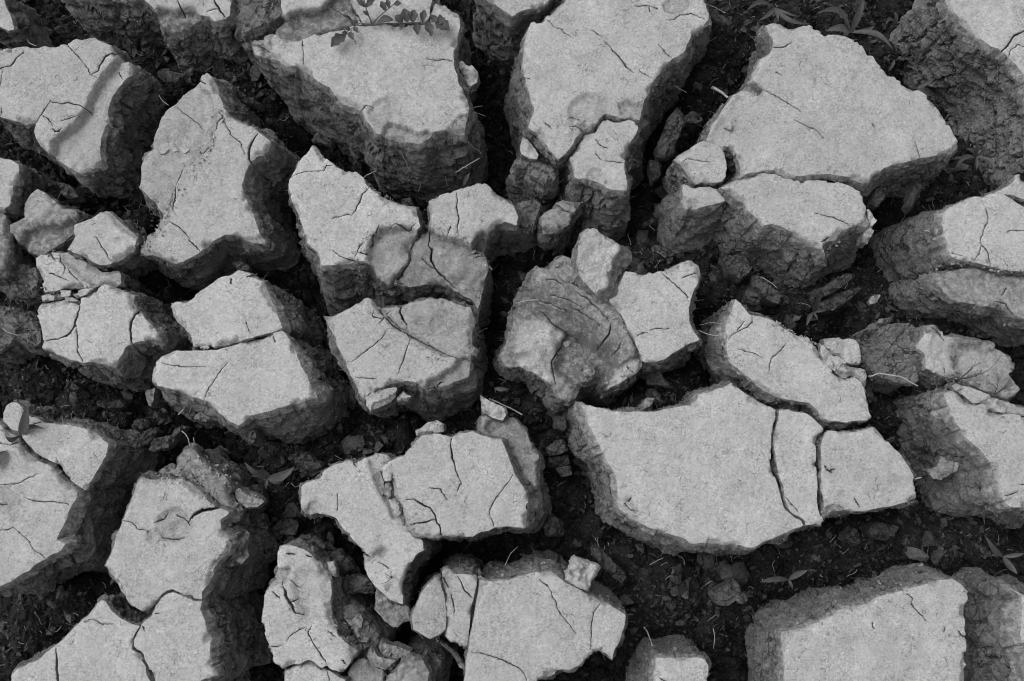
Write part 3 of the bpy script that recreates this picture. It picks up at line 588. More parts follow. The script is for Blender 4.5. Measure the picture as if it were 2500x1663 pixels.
  o='b4 1612,672 1640,642 1720,692 1800,687 1895,700 1896,780 1876,860 1858,920 1838,1050 1828,1180 1812,1292 1760,1282 1680,1242 1642,1190 1654,1080 1652,980 1626,850 1604,780',
  c=[(7,'b4 1730,700 1770,750 1800,820 1865,885'),(11,'b4 1605,700 1630,750 1662,805'),(3,'b4 1690,860 1720,1000')], t=[(5,12,.85,'b4 1600,690 1660,700 1690,900 1690,1080 1640,1200 1640,900')]),
 dict(label='large pale clod at the lower edge with a notched underside', s=[('c4 -90,730 100,735 300,680 480,650',10,90,4.5),('c4 560,720 700,800 880,890',14,50,4)], bev=(0,0,.002,0), z=.003, f=(.012,.003,.02,.01),
  o='b4 1918,742 2000,747 2150,742 2240,706 c4 330,682 420,672 490,672 560,732 640,772 760,842 900,912 1000,952 1102,1030 1090,1122 1060,1222 1020,1302 990,1386 920,1332 850,1316 790,1372 720,1442 640,1482 570,1472 500,1532 380,1562 300,1600 260,1900 b4 1790,1900 1800,1560 1822,1350 1852,1150 1882,980 1902,850',
  c=[(5,'c4 475,820 520,900 560,1000 620,1080 690,1175'),(5,'c4 895,935 840,1005 825,1110 815,1305'),(6,'c4 -168,1335 -68,1345 45,1375 185,1440 272,1500 290,1560'),(3,'c4 400,740 475,810')]),
 dict(label='small pale square-cut clod at the lower edge with a soil slope behind', s=[('c4 1360,1180 1500,1200 1700,1160',40,50,6)], bev=(0,.005,.002,0), z=-.006, f=(.006,.010,.016,.01),
  o='c4 1352,1368 1450,1380 1580,1386 1700,1380 1752,1392 1782,1442 1772,1560 1780,1900 1300,1900 1330,1560 1346,1450', c=[(3,'c4 1380,1540 1430,1570')]),
 dict(label='large pale square-shouldered clod in the lower corner with a crumbly back slope', s=[('d4 300,1060 420,1000 600,920 900,850',40,70,6),('d4 900,840 1200,760 1500,680 1650,640',30,60,8)], bev=(0,.007,.003,0), z=.003, f=(.006,.004,.012,.01),
  o='d4 372,1162 480,1166 560,1142 700,1062 820,1002 950,962 1112,912 1160,872 1300,842 1450,792 1620,752 1765,722 1810,752 1860,792 1898,832 1904,880 1890,960 1868,1050 1864,1150 1882,1200 1874,1330 1882,1450 1872,1900 405,1900 386,1450 376,1300',
  c=[(3,'d4 1440,890 1430,940 1490,1010 1550,1072'),(3,'d4 1385,850 1440,890'),(4,'d4 1700,1120 1690,1160'),(5,'d4 1810,1155 1840,1190 1880,1205'),(3,'d4 1105,1080 1120,1130')]),
 dict(label='pale clod entering at the lower corner with a wide dark flank', bev=(0,.010,.004,0), z=.002, f=(.01,.05,.03,.01),
  o='d4 2240,805 2300,840 2338,882 2346,960 2336,1100 2320,1200 2335,1252 2370,1272 2385,1500 2390,1900 2800,1900 2800,1000 2500,940'),
 # smaller blocks along the picture edge
 dict(label='pale broken cap of a soil heap at the picture edge', z=-.004, f=(.02,.01,.006,.01),
  o='a1 -150,1300 0,1300 80,1312 140,1352 150,1400 130,1470 a2 138,100 105,180 90,240 80,335 40,368 -150,372', c=[(8,'a2 100,185 85,260')]),
 dict(label='grey slab standing at the picture edge below the broken cap', z=-.016, f=(.012,.01,.006,.015), top='mid',
  o='a2 -150,384 0,388 40,420 60,560 72,690 30,860 20,915 -150,920'),
 dict(label='broken soil heap with a pale scuffed shoulder at the picture edge', z=-.026, f=(.012,.006,.006,.016), top='mid',
  o='a2 250,250 300,200 370,240 460,312 540,372 618,380 635,430 600,500 570,570 450,655 310,745 190,700 130,640 60,560 70,500 150,470 200,440 205,330',
  t=[(0.1,6,.85,'a2 240,230 310,190 480,310 400,340 320,450 240,480 200,400'),(14,12,.2,'a2 230,560 340,510 500,500 650,420 640,560 450,700 300,780 180,720 150,650')], c=[(8,'a2 60,560 140,640 190,700'),(6,'a2 200,380 200,460')]),
 dict(label='dark soil lump at the picture edge below the soil heap', z=-.05, f=(.015,.01,.01,.015), top='soil',
  o='a2 -150,930 0,945 130,815 300,850 328,950 290,1050 95,1080 0,1010 -150,1000'),
 dict(label='large dark soil block low in the side gap at the picture edge', z=-.055, f=(.015,.01,.01,.02), top='soil',
  o='a2 -150,1170 0,1200 120,1230 220,1260 310,1300 330,1400 a3 335,130 250,150 120,100 0,190 -150,200'),
 dict(label='grey broken soil block under the jagged slab, between two gaps', z=-.02, f=(.012,.02,.004,.02), top='soil',
  o='c1 230,1270 310,1300 390,1318 420,1350 520,1380 530,1450 500,1500 c2 500,110 430,170 380,120 310,80 300,20 c1 190,1330'),
 dict(label='angular grey soil block with a pale face beneath the lower broken-off slab', z=-.03, f=(.008,.016,.006,.02), top='mid',
  o='c2 410,430 460,390 530,335 600,300 660,300 740,300 700,360 660,420 640,500 540,550 430,570 410,500', c=[(6,'c2 530,335 600,380 660,400')]),
 dict(label='pair of dark round soil lumps beside the rounded cap', z=-.035, f=(.012,.012,.01,.016), top='soil',
  o='c2 215,320 270,295 360,295 400,330 380,400 350,470 340,540 290,566 200,540 170,480 200,420 225,380'),
 dict(label='grey flank block wedged under the hexagonal clod and beside the black gap', z=-.03, f=(.014,.008,.01,.012), top='mid',
  o='b3 1930,730 2010,720 2110,770 2200,740 2290,820 2340,940 2400,1050 2400,1300 2440,1480 2390,1540 2330,1400 2300,1300 2230,1200 2200,1120 2120,940 2100,900 1980,890 1900,840',
  p=[('b3 2010,810',9,9)]),
 dict(label='grey soil bank dropping away beside the rumpled clod at the lower edge', z=-.04, f=(.012,.008,.008,.012), top='soil',
  o='b4 700,700 760,720 780,830 800,960 880,940 960,1000 1010,1080 1080,1150 1120,1280 1060,1340 960,1370 860,1290 780,1210 740,1120 710,1000 710,850'),
]
# loose pieces: (name, category, label, material, top z, thickness, outline, slope toward x / y)
FRAGS = [
 ('soil_plate','soil plate','long grey soil plate leaning in the gap beside the worm-scabbed clod','soil',-.05,.02,'c1 1530,870 1590,940 1585,1000 1545,1100 1500,1240 1420,1290 1370,1270 1358,1200 1410,1080 1450,980',.2,0),
 ('soil_plate','soil plate','short grey soil plate lying behind the long leaning one','soil',-.06,.012,'c1 1595,930 1660,905 1740,975 1700,1000 1590,1012',0,0),
 ('soil_plate','soil plate','upright dark soil shard below the long leaning plate','soil',-.075,.03,'c1 1300,1310 1400,1320 1390,1430 1330,1490 1315,1400',0,0),
 ('mud_chip','mud chip','pale pointed wedge chip caught beside the worm-scabbed clod','crust',-.012,.03,'c1 265,1115 300,1150 340,1190 385,1270 375,1312 310,1300 240,1270 236,1210',-.1,0),
 ('mud_plate','mud plate','pale plate tilted upright between the grey broken bowl and the concave-sided plate','crust',.03,.034,'c2 790,525 850,535 920,572 1000,612 1052,660 1046,712 1010,750 985,782 985,870 962,960 950,1002 900,1030 872,1075 820,1040 760,965 720,900 702,800 712,680 745,580',-.10,.05,.026),
 ('mud_plate','mud plate','pale worn plate lying on top of the grey broken bowl','mid',.004,.03,'c2 505,850 560,808 640,772 682,850 700,950 650,985 580,970 530,930',.15,0),
 ('mud_chip','mud chip','pale rounded lump in the hollow of the grey broken bowl','mid',-.012,.03,'c3 708,372 740,322 830,275 868,312 880,380 800,442 735,450',0,0),
 ('mud_chip','mud chip','small pale flake at the crack on the speckled floor of the bowl','mid',-.014,.01,'c3 592,120 670,92 662,150 605,158',0,0),
 ('mud_chip','mud chip','larger pale chip broken off the lower rim of the diagonally scarred clod','crust',-.006,.045,'b3 985,562 1050,512 1150,497 1243,495 1222,560 1182,612 1100,652 1022,682 985,640',0,.1),
 ('mud_chip','mud chip','smaller pale chip beside the larger chip under the diagonally scarred clod','crust',-.008,.04,'b3 1232,572 1290,517 1320,550 1360,562 1320,602 1240,602',0,.1),
 ('mud_chip','mud chip','thin pale flake resting on the sunken half of the scar-lined clod','crust',.001,.008,'a1 1290,1180 1345,1152 1420,1165 1500,1182 1548,1218 1520,1248 1310,1256',0,.12),
 ('mud_chip','mud chip','longest pale splinter in the seam below the weathered slab','crust',-.008,.02,'a2 332,1082 400,1065 500,1052 506,1090 430,1122 345,1132',0,0),
 ('mud_chip','mud chip','square pale chip in the seam between the two longer splinters','crust',-.005,.02,'a2 500,1040 580,1042 582,1090 502,1094',0,0),
 ('mud_chip','mud chip','pale tapering splinter at the inner end of the seam below the weathered slab','crust',-.004,.02,'a2 582,1070 690,1032 775,1020 720,1070 622,1104',0,0),
 ('mud_chip','mud chip','smallest pale chip under the square one in the seam','crust',-.008,.018,'a2 542,1102 600,1098 658,1138 610,1150 546,1130',0,0),
 ('mud_chip','mud chip','pale pebble-like flake stuck in the long rising crack','crust',-.003,.012,'a3 1640,155 1660,146 1700,146 1718,162 1690,182 1650,182',0,0),
 ('mud_chip','mud chip','cracked squarish pale chip perched on the bright-flanked clod','crust',.006,.026,'d3 735,82 800,78 862,75 885,92 930,88 1000,88 1016,170 1030,300 940,292 880,285 862,230 800,212 722,165',0,-.05),
 ('mud_crumbs_ledge','mud ledge','crumbly pale ledge curling round the squarish perched chip','crust',.003,.014,'d3 700,120 725,165 790,222 850,238 880,280 930,312 1000,330 1075,335 1092,410 1080,468 1050,488 1005,425 950,390 900,412 830,370 760,320 715,280 690,220 688,160',0,0),
 ('soil_flake','soil flake','thin grey flake folded over the end of the second parallel crack','mid',.008,.006,'d4 682,178 730,140 800,116 850,138 870,162 800,172 760,182 715,222',0,0),
 ('mud_plate','mud plate','flat grey plate under the tip of the tongue slab','mid',-.05,.02,'b4 1075,810 1150,868 1230,935 1300,930 1345,970 1355,1072 1290,1092 1230,1140 1150,1082 1055,982',0,.1),
 ('mud_chip','mud chip','pale chip hanging off the upper flank of the rumpled clod','crust',-.02,.012,'b4 615,600 720,590 734,640 735,710 690,690 640,650',-.2,0),
 ('mud_chip','mud chip','folded pale chunk with a flat end in the gap beside the rumpled clod','mid',-.03,.03,'b4 800,1050 850,1000 900,1005 940,1022 962,1062 942,1150 962,1202 1020,1222 1000,1258 940,1262 882,1152',.1,0),
 ('mud_chip','mud chip','thin pale splinter lying below the folded chunk','mid',-.035,.012,'b4 920,1280 985,1255 1060,1235 1052,1262 962,1312',0,0),
 ('mud_chip','mud chip','crumbly pale chunk beside the smooth grey mound','mid',-.022,.03,'b4 982,1370 1000,1310 1030,1290 1090,1370 1180,1392 1250,1390 1220,1450 1180,1490 1100,1462 1030,1440',.1,0),
 ('mud_chip','mud chip','ridged grey block behind the smooth grey mound','mid',-.028,.03,'b4 1080,1290 1110,1250 1200,1280 1360,1330 1340,1372 1250,1380 1180,1382 1100,1340',0,.1),
 ('mud_chip','mud chip','pale curved scale on the grey soil beside the pair of crescent cracks','mid',-.03,.022,'a3 1905,1335 1960,1320 2020,1350 2100,1370 2175,1430 2120,1470 2020,1480 1960,1430 1925,1390',.15,.1),
 ('mud_chip','mud chip','long crumbling soil bar beside the pale curved scale','mid',-.02,.03,'a3 1600,1040 1650,1050 1700,1120 1800,1190 1900,1270 1910,1320 1870,1330 1750,1230 1640,1130',0,0),
 ('crumb_clump','soil clump','knobbly pale crumb clump on the flank of the bitten-rim clod','crust',-.018,.03,'b1 1742,500 1770,500 1860,532 1910,590 1900,662 1840,714 1792,680 1790,602 1742,540',-.2,0),
 ('crumb_clump','soil clump','pale crumb clump at the upper rim of the hexagonal clod with forked crack','crust',-.01,.028,'b3 1385,842 1440,820 1480,780 1570,760 1630,795 1620,850 1540,868 1440,880 1400,885',0,0),
 ('crumb_clump','soil clump','creased pale fragment standing at the gap above the hexagonal clod','crust',.0,.045,'b3 1925,545 1970,580 2060,630 2140,650 2146,700 2110,768 2020,730 1952,700 1930,640',.2,0),
 ('crumb_clump','soil clump','pale bead-like chips at the torn rim above the black gap','crust',-.004,.03,'d2 1070,365 1110,365 1160,410 1155,460 1120,500 1130,560 1095,640 1045,635 1060,560 1100,490 1080,420',-.1,0),
 ('dry_leaf_ball','dry leaf','crumpled pale dry leaf standing on the bank of the notched clod','dry',.02,.05,'c4 690,550 740,570 790,600 880,618 902,645 850,722 822,760 800,830 700,790 610,742 622,700 650,600',.1,.1),
 ('soil_chunk','soil chunk','grey faceted chunk in the gap between soil heap and curved-channel clod','soil',-.05,.03,'a2 470,155 540,158 590,200 632,265 530,282 500,230',.0,.1),
 ('soil_chunk','soil chunk','rounded square stone of soil below the grey broken bowl','soil',-.09,.03,'c3 512,735 600,722 642,790 600,842 512,832',0,0),
 ('soil_chunk','soil chunk','topmost block of the broken column in the gap under the bowl','soil',-.075,.03,'c3 452,985 520,940 592,912 632,1000 560,1045 480,1052',0,.1),
 ('soil_chunk','soil chunk','middle block of the broken column in the gap under the bowl','soil',-.08,.03,'c3 470,1062 630,1050 640,1120 560,1148 480,1142',0,.1),
 ('soil_chunk','soil chunk','lowest block of the broken column in the gap under the bowl','soil',-.085,.03,'c3 530,1152 650,1130 662,1205 585,1224',0,.1),
 ('soil_chunk','soil chunk','smooth oval clod of soil on the sandy bed near the seedling slab','soil',-.075,.025,'a3 1068,800 1085,762 1120,745 1192,740 1230,770 1210,828 1130,842 1085,825',0,0),
 ('soil_chunk','soil chunk','oblong soil clod leaning beside the smooth oval one','soil',-.06,.03,'a3 1088,965 1150,862 1240,815 1282,852 1222,932 1110,992',0,0),
 ('soil_chunk','soil chunk','long bent soil flake reaching out of the sandy bed','soil',-.055,.022,'a3 1215,1000 1262,905 1380,880 1470,800 1520,812 1422,902 1382,982 1262,1015',0,0),
 ('soil_chunk','soil chunk','egg-shaped soil crumb on the gritty bed below the three-crack clod','soil',-.085,.02,'a3 530,442 600,450 652,500 610,516 552,482',0,0),
 ('soil_chunk','soil chunk','curved soil crust sunk in the gritty bed below the three-crack clod','soil',-.085,.012,'a3 780,602 870,612 960,590 1010,640 900,666 802,642',0,0),
 ('soil_chunk','soil chunk','pale-dusted soil chunk under the edge of the lower split slab','mid',-.06,.03,'a3 1568,735 1640,692 1760,652 1782,702 1740,752 1672,772 1590,760',0,0),
 ('soil_chunk','soil chunk','dark-hollowed soil chunk lying in rubble above the tongue slab','soil',-.07,.03,'b3 370,1042 480,1022 560,1082 640,1112 602,1182 520,1222 432,1180',0,.1),
 ('soil_chunk','soil chunk','soil block with a broken side at the edge of the rubble by the scale','soil',-.065,.03,'b3 0,1300 90,1285 135,1330 130,1400 160,1450 100,1480 0,1490 -60,1420',0,.1),
 ('soil_chunk','soil chunk','long dark plank of soil slanting through the gap under the broad slab','soil',-.07,.02,'c4 830,450 905,480 1000,582 1110,720 1072,772 1012,722 922,622 832,532',0,0),
 ('soil_chunk','soil chunk','pale-topped soil spur between the broad slab and the hexagonal clod','soil',-.075,.03,'c4 500,200 540,232 602,282 592,370 482,380 430,302',0,.2),
 ('soil_chunk','soil chunk','large grey rubble block in the gap under the parallel-crack slabs','soil',-.065,.03,'c4 1820,832 1900,802 2010,742 2062,792 2042,872 1950,952 1862,942 1812,872',0,0),
 ('soil_chunk','soil chunk','small rubble block pressed against the large grey one','soil',-.068,.025,'c4 2002,852 2080,842 2106,902 2042,935 1998,900',0,0),
 ('soil_chunk','soil chunk','pointed pyramid chip of soil in the rubble under the end slab','soil',-.065,.03,'d4 862,402 962,310 1012,372 1000,442 902,430',0,0),
 ('soil_chunk','soil chunk','ribbed soil block in the rubble under the end slab','soil',-.075,.03,'d4 1100,290 1200,265 1320,300 1290,370 1230,420 1140,400 1080,340',0,0),
 ('soil_chunk','soil chunk','long soil bar with a pale edge crossing the gap','soil',-.06,.03,'d2 700,1150 800,1070 1010,1010 1020,1030 930,1110 790,1200 720,1190',0,0),
 ('soil_chunk','soil chunk','dark flat block standing in rubble under the ragged-rim slab','soil',-.07,.03,'d2 140,912 220,930 385,1080 342,1152 252,1112 160,1002',0,0),
 ('soil_chunk','soil chunk','broad dark soil block beneath the soil face of the ragged-rim slab','soil',-.075,.03,'c2 1900,740 2050,740 2150,850 2060,950 1950,900',0,0),
 ('soil_chunk','soil chunk','leaf-thin pale grey chip in the rubble of the widest gap','mid',-.055,.008,'d2 1085,1135 1110,1085 1180,1072 1150,1132 1100,1155',0,0),
 ('soil_chunk','soil chunk','pale almond-shaped chip above the torn soil lump','mid',-.03,.01,'d2 1148,1302 1180,1272 1266,1260 1250,1300 1182,1316',0,0),
 ('soil_chunk','soil chunk','grey wedge of soil beside the slender willow-leaf weed','soil',-.07,.025,'d2 75,1080 190,1120 180,1160 120,1150 70,1120',0,0),
 ('soil_chunk','soil chunk','thin triangular shard lying across the black slot under the plate','soil',-.045,.006,'c3 1272,410 1342,348 1382,362 1440,420 1505,485 1440,482 1312,452',0,0),
 ('soil_chunk','soil chunk','curled soil strip on the rubble in the concave bay of the broad slab','soil',-.03,.02,'c3 1320,488 1360,510 1420,600 1400,640 1380,610',0,0),
 ('soil_chunk','soil chunk','grey crumb with a hooked tip in the bay of the broad slab','mid',-.02,.02,'c3 1220,640 1270,580 1340,580 1300,650 1240,670',0,0),
 ('soil_chunk','soil chunk','slender soil splinter slanting in the slot by the tall strip','mid',-.06,.012,'b4 1565,1230 1610,1240 1700,1320 1770,1400 1808,1470 1760,1460 1690,1360 1620,1290',0,0),
 ('soil_chunk','soil chunk','grey soil chip hanging under the jagged concave slab','soil',-.05,.015,'a2 1880,790 1960,785 2045,840 2040,870 1930,860',0,0),
 ('soil_chunk','soil chunk','oblong bar of soil lying under the bitten-rim clod','soil',-.05,.014,'a1 1830,690 1900,680 2000,760 2140,840 2135,870 2000,830 1900,760',0,0),
 ('soil_chunk','soil chunk','round grey soil pellet beside the bar under the bitten-rim clod','soil',-.06,.02,'a1 1395,620 1440,580 1478,610 1460,660 1410,662',0,0),
 ('soil_chunk','soil chunk','grey bar-like chip deep in the dark gap above the long tapering clod','soil',-.06,.014,'b1 530,1125 600,1092 700,1150 690,1188 600,1165 540,1150',0,0),
 ('soil_chunk','soil chunk','dark flat stone tucked behind the saddle of the tapering clod','soil',-.04,.02,'b2 1265,280 1340,265 1370,320 1290,332',0,0),
 ('soil_chunk','soil chunk','angular chip in the dark gap beside the rounded cap shoulder','soil',-.07,.02,'b2 2248,905 2290,872 2315,910 2300,950 2265,950',0,0),
 ('soil_chunk','soil chunk','knotted grey lump at the crown of the split slab corner','soil',-.02,.04,'b3 5,850 60,840 85,900 60,950 20,950 -10,900',.1,0),
 ('soil_chunk','soil chunk','frayed pale soil tag under the toe of the lower split slab','mid',-.05,.03,'a3 1190,520 1265,490 1250,560 1232,650 1212,640 1190,570',0,0),
 ('soil_chunk','soil chunk','large layered soil bank piece low beside the ragged-rim slab','soil',-.045,.04,'d2 700,1030 780,960 900,900 985,910 900,980 800,1050 730,1080',0,0),
 ('soil_chunk','soil chunk','ragged tuft of soil on the rim of the dark gap by the dog-leg clod','soil',-.03,.03,'d2 1410,340 1440,230 1480,150 1540,140 1530,230 1480,340 1440,365',-.2,0),
 ('soil_chunk','soil chunk','soil stub wedged in the gap under the biggest clod','soil',-.03,.03,'d2 1115,320 1150,200 1180,180 1215,205 1215,280 1160,340',0,0),
 ('soil_chunk','soil chunk','grey flaking scale stuck to the bank of the twin-ridged clod','mid',-.055,.014,'d3 1570,1170 1650,1140 1680,1050 1720,1090 1812,1110 1800,1180 1690,1250 1620,1240',.2,0),
 ('soil_chunk','soil chunk','rough grey knob on the bank above the flaking scale','soil',-.05,.02,'d3 1475,950 1540,930 1580,980 1540,1000 1490,985',0,0),
 ('soil_chunk','soil chunk','pair of upright soil teeth under the bright-flanked clod corner','soil',-.06,.02,'d3 1080,470 1130,480 1150,580 1110,620 1085,560',0,0),
 ('mud_flake','mud flake','pale flake in the seam beside the forked corner crack','crust',.002,.012,'b4 1168,78 1230,60 1270,110 1282,160 1262,205 1235,208 1190,140',-.1,0),
 ('mud_flake','mud flake','pale flake standing at the upper end of the tongue slab seam','crust',.003,.014,'b3 1128,1135 1195,1112 1202,1190 1196,1255 1145,1258 1122,1200',-.1,0),
 ('mud_flake','mud flake','long thin flake lying just below the upper seam flake','mid',-.004,.012,'b3 1060,1205 1105,1180 1130,1260 1142,1340 1120,1385 1085,1300',0,0),
 ('mud_flake','mud flake','lowest crumbly flake of the tongue slab seam','crust',-.004,.012,'b4 1240,218 1290,240 1335,312 1360,350 1300,340 1255,290',0,0),
 ('mud_flake','mud flake','dark-edged flake in the middle of the tongue slab seam','mid',-.004,.012,'b3 1150,1280 1192,1275 1200,1370 1172,1420 1140,1360',0,0),
 ('soil_chunk','soil chunk','thin soil slab leaning on the flank of the rumpled clod','soil',-.05,.02,'b4 420,380 520,370 650,450 650,490 560,500 480,440',0,0),
 ('soil_chunk','soil chunk','cracked soil slab low between rumpled clod and tongue slab','soil',-.06,.03,'b4 590,510 760,500 850,580 880,650 820,690 720,690 640,580',0,.1),
 ('soil_chunk','soil chunk','flat soil slab below the cracked one, under the tongue slab','soil',-.06,.03,'b4 780,730 880,700 1000,720 1060,800 1040,850 920,850 800,860',.1,0),
 ('soil_chunk','soil chunk','folded soil lump wedged under the crater-scabbed clod flank','mid',-.03,.03,'a4 1895,470 1960,410 2010,410 2040,540 1990,600 1850,640 1810,600',0,0),
 ('mud_chip','mud chip','tiny upright chip on the inner wall of the worn trough','crust',-.002,.012,'c1 1912,1045 1945,1000 2000,965 2012,1020 1985,1075 1950,1065',-.2,0),
]
# straws and twigs: (name, category, label, radius mm, z0, z1, line)
TWIGS = [
 ('twig','twig','stubby pale twig poking from the flank of the biggest clod',3.2,-.014,-.02,'c1 1812,718 1875,757 1938,800'),
 ('root','root','long pale root strung across the gap toward the speckled hollow clod',1.6,-.004,-.012,'d3 1080,400 1160,400 1280,428 1340,440 1410,462 1480,480'),
 ('straw','straw','bright pale straw sticking out of the flank of the grey broken bowl',1.0,-.01,-.03,'c2 385,1120 300,1130 205,1146'),
 ('straw','straw','longest bright straw in the black slot by the bright-flanked clod',.9,-.03,-.006,'c2 1705,1370 1800,1388 1925,1416'),
 ('straw','straw','thin straw just above the longest bright one by the bright-flanked clod',.5,-.03,-.01,'c2 1710,1325 1800,1320 1905,1316'),
 ('straw','straw','short bright straw at the picture edge on the dark soil block',.9,-.05,-.045,'a2 22,1350 70,1375 150,1410'),
 ('straw','straw','pale stub under the notched clod corner near the square-cut clod',1.4,-.02,-.05,'c4 1255,1128 1280,1190 1320,1280'),
 ('straw','straw','short pale stub at the outer edge of the end slab',1.6,-.012,-.008,'d3 1458,1245 1485,1240 1512,1232'),
 ('straw','straw','bent pale stalk below the dark crevice of the tapering clod',.9,-.05,-.03,'b2 965,115 1010,95 1075,60'),
 ('straw','straw','thin stalk crossing the shadow under the bitten-rim clod',1.2,-.06,-.05,'b1 1730,1415 1800,1370 1920,1300'),
 ('straw','straw','straw slanting over the lower flank of the bitten-rim clod',.9,-.02,-.06,'b1 1270,1250 1310,1330 1350,1405'),
 ('straw','straw','straw running down from the tip of the bitten-rim clod',1.0,-.02,-.07,'b1 1830,1170 1880,1210 1935,1260'),
 ('straw','straw','fine straw over the spur in the gap by the worm-scabbed clod',.7,-.06,-.07,'c2 340,340 380,385 440,420'),
 ('straw','straw','dark twig lying beside the creased standing fragment',1.6,-.03,-.05,'b3 2000,585 2100,640 2270,715'),
 ('straw','straw','pale flat stub near the top of the dog-leg clod soil face',1.6,-.03,-.03,'d2 1530,548 1560,552 1618,572'),
 ('straw','straw','thin straw crossing the slot beside the creased scabbed clod',.6,-.05,-.06,'a4 570,415 610,460 645,500'),
 ('straw','straw','short stalk rising at the crest of the crumbling soil bank',1.0,-.04,.0,'a3 1495,850 1530,910 1560,975'),
 ('straw','straw','forked thin stalk beside the short stalk on the crumbling bank',.8,-.03,.0,'a3 1590,905 1595,940 1575,985'),
 ('straw','straw','pale stub lying on the gap floor under the lower split slab',1.4,-.06,-.055,'a3 1465,715 1490,690 1520,655'),
 ('straw','straw','thin pale straw lying against the channelled clod by the picture side',.7,-.05,-.04,'a1 1305,780 1340,820 1385,865'),
 ('straw','straw','pale thin straw in the gap above the curved-channel clod',1.2,-.05,-.03,'a1 215,310 250,340 300,378'),
 ('straw','straw','curved pale stalk tip at the upper rim by the leafy gap',.6,-.02,-.03,'c1 1770,35 1840,55 1920,108'),
 ('straw','straw','fine straw leaning on the flaked flank below the leafy gap',.7,-.03,-.05,'c1 1505,705 1550,730 1600,760'),
 ('straw','straw','thin straw over the flat rubble block in the bowl gap',.7,-.06,-.06,'d2 190,930 250,975 325,1022'),
 ('straw','straw','slender straw across the gap floor near the notched clod',.6,-.08,-.075,'c4 1300,610 1350,580 1410,555'),
 ('straw','straw','straw propped in the black gap above the notched clod',.7,-.07,-.05,'c4 110,620 160,540 215,465'),
 ('straw','straw','fine straw rising near the small straw-crossed gap of the plate',.7,-.05,-.035,'c3 1830,345 1865,330 1900,320'),
 ('straw','straw','upright straw by the small square-cut clod at the lower edge',.7,-.05,-.02,'c4 1822,1140 1826,1220 1822,1300'),
]
# leaves: plants are (name, category, label, material, root, z, [ (tip, width px, z tip, bend) ])
PLANTS = [
 ('weed','weed','weed with long pointed leaves in the gap behind the biggest clod','leaf','d1 935,268',-.015,
   [('d1 650,112',62,.01,.25),('d1 1035,0',62,.02,.0),('d1 1272,398',55,.0,-.12),('d1 1130,210',45,-.01,.15),('d1 730,255',70,-.02,.1),('d1 900,110',40,-.01,-.2)],1),
 ('weed','weed','spread weed with small leaves in the dark gap below the corner clod','leaf','d1 1960,1290',-.05,
   [('d1 2050,1185',30,-.03,.1),('d1 1965,1165',34,-.03,.0),('d1 2105,1420',48,-.04,-.2),('d1 1790,1385',44,-.05,.2),('d1 1880,1220',40,-.04,.1),('d1 1960,1400',26,-.05,.0),('d1 1780,1290',40,-.06,-.1),('d1 2020,1440',30,-.06,.1)],1),
 ('weed','weed','narrow-leaved weed rising from rubble beside the bright-flanked clod','leaf','d2 625,1220',-.06,
   [('d2 600,1100',40,-.03,.05),('d2 688,1080',44,-.02,-.05),('d2 570,1330',38,-.05,.1),('d2 660,1285',22,-.06,.0),('d2 740,1200',24,-.06,.0)],1),
 ('weed','weed','flat weed with broad pointed leaves in rubble above the tongue slab','leaf','b3 180,1235',-.07,
   [('b3 400,1145',76,-.05,.12),('b3 -10,1105',44,-.05,-.08),('b3 45,1222',36,-.05,.1),('b3 165,1330',28,-.07,.0),('b3 310,1272',34,-.07,.1)],1),
 ('seedling','seedling','tall-leaved seedling growing out of the crack of the seedling slab','leaf','a3 165,890',-.004,
   [('a3 225,640',92,.035,.12),('a3 40,885',40,.012,-.3),('a3 368,832',42,.014,-.16)],1),
 ('leaf_blade','leaf','single dark leaf lying on the slab at the picture edge below the seedling','leaf','a3 55,1010',.002,
   [('a3 -30,1180',90,.004,.1)],0),
 ('weed','weed','two-leaved weed in the gap above the square-shouldered clod','leaf','d4 420,735',-.06,
   [('d4 188,752',46,-.045,.06),('d4 578,655',50,-.04,-.06),('d4 455,810',26,-.06,.0)],1),
 ('weed','weed','weed with slanting narrow leaves in the gap by the lower corner clod','leaf','d4 2180,545',-.05,
   [('d4 2035,375',48,-.03,-.1),('d4 2300,688',54,-.03,.08),('d4 2360,520',36,-.04,.0),('d4 2080,540',30,-.05,.2)],1),
 ('weed','weed','low weed with scattered leaves near the upper edge beside the worm-scabbed clod','leaf','d1 300,60',-.04,
   [('d1 335,172',40,-.03,.0),('d1 80,85',46,-.02,.15),('d1 175,170',40,-.03,-.1),('d1 265,45',20,-.03,0),('d1 470,215',30,-.03,.1),('d1 600,200',44,-.03,.2),('d1 510,140',22,-.03,.1)],1),
 ('weed','weed','small weed blades behind the biggest clod near the corner clod','leaf','d1 1310,190',-.05,
   [('d1 1215,205',36,-.03,.2),('d1 1390,190',34,-.04,-.1),('d1 1250,580',0,0,0),('d1 1290,100',36,-.04,.0)],1),
 ('leaf_blade','leaf','lone slim leaf slanting in the gap beside the domed clod','leaf','d1 1470,725',-.03,[('d1 1620,645',36,-.025,.05)],0),
 ('leaf_blade','leaf','lone slim upright leaf in the gap beside the upper shoulder of the domed clod','leaf','d1 1240,585',-.04,[('d1 1290,490',30,-.03,.05)],0),
 ('leaf_blade','leaf','drooping pale leaf against the shaded rim of the domed clod','leaf','d1 1700,905',-.04,[('d1 1830,970',44,-.05,-.15)],0),
 ('leaf_blade','leaf','small leaf standing at the rim of the rounded cap','leaf','b2 1785,185',-.01,[('b2 1838,75',34,.01,.0)],0),
 ('leaf_blade','leaf','pale pointed leaf lying in the rubble near the black slot of the bay','leaf','b3 2045,500',-.06,[('b3 2155,505',40,-.06,.05)],0),
]

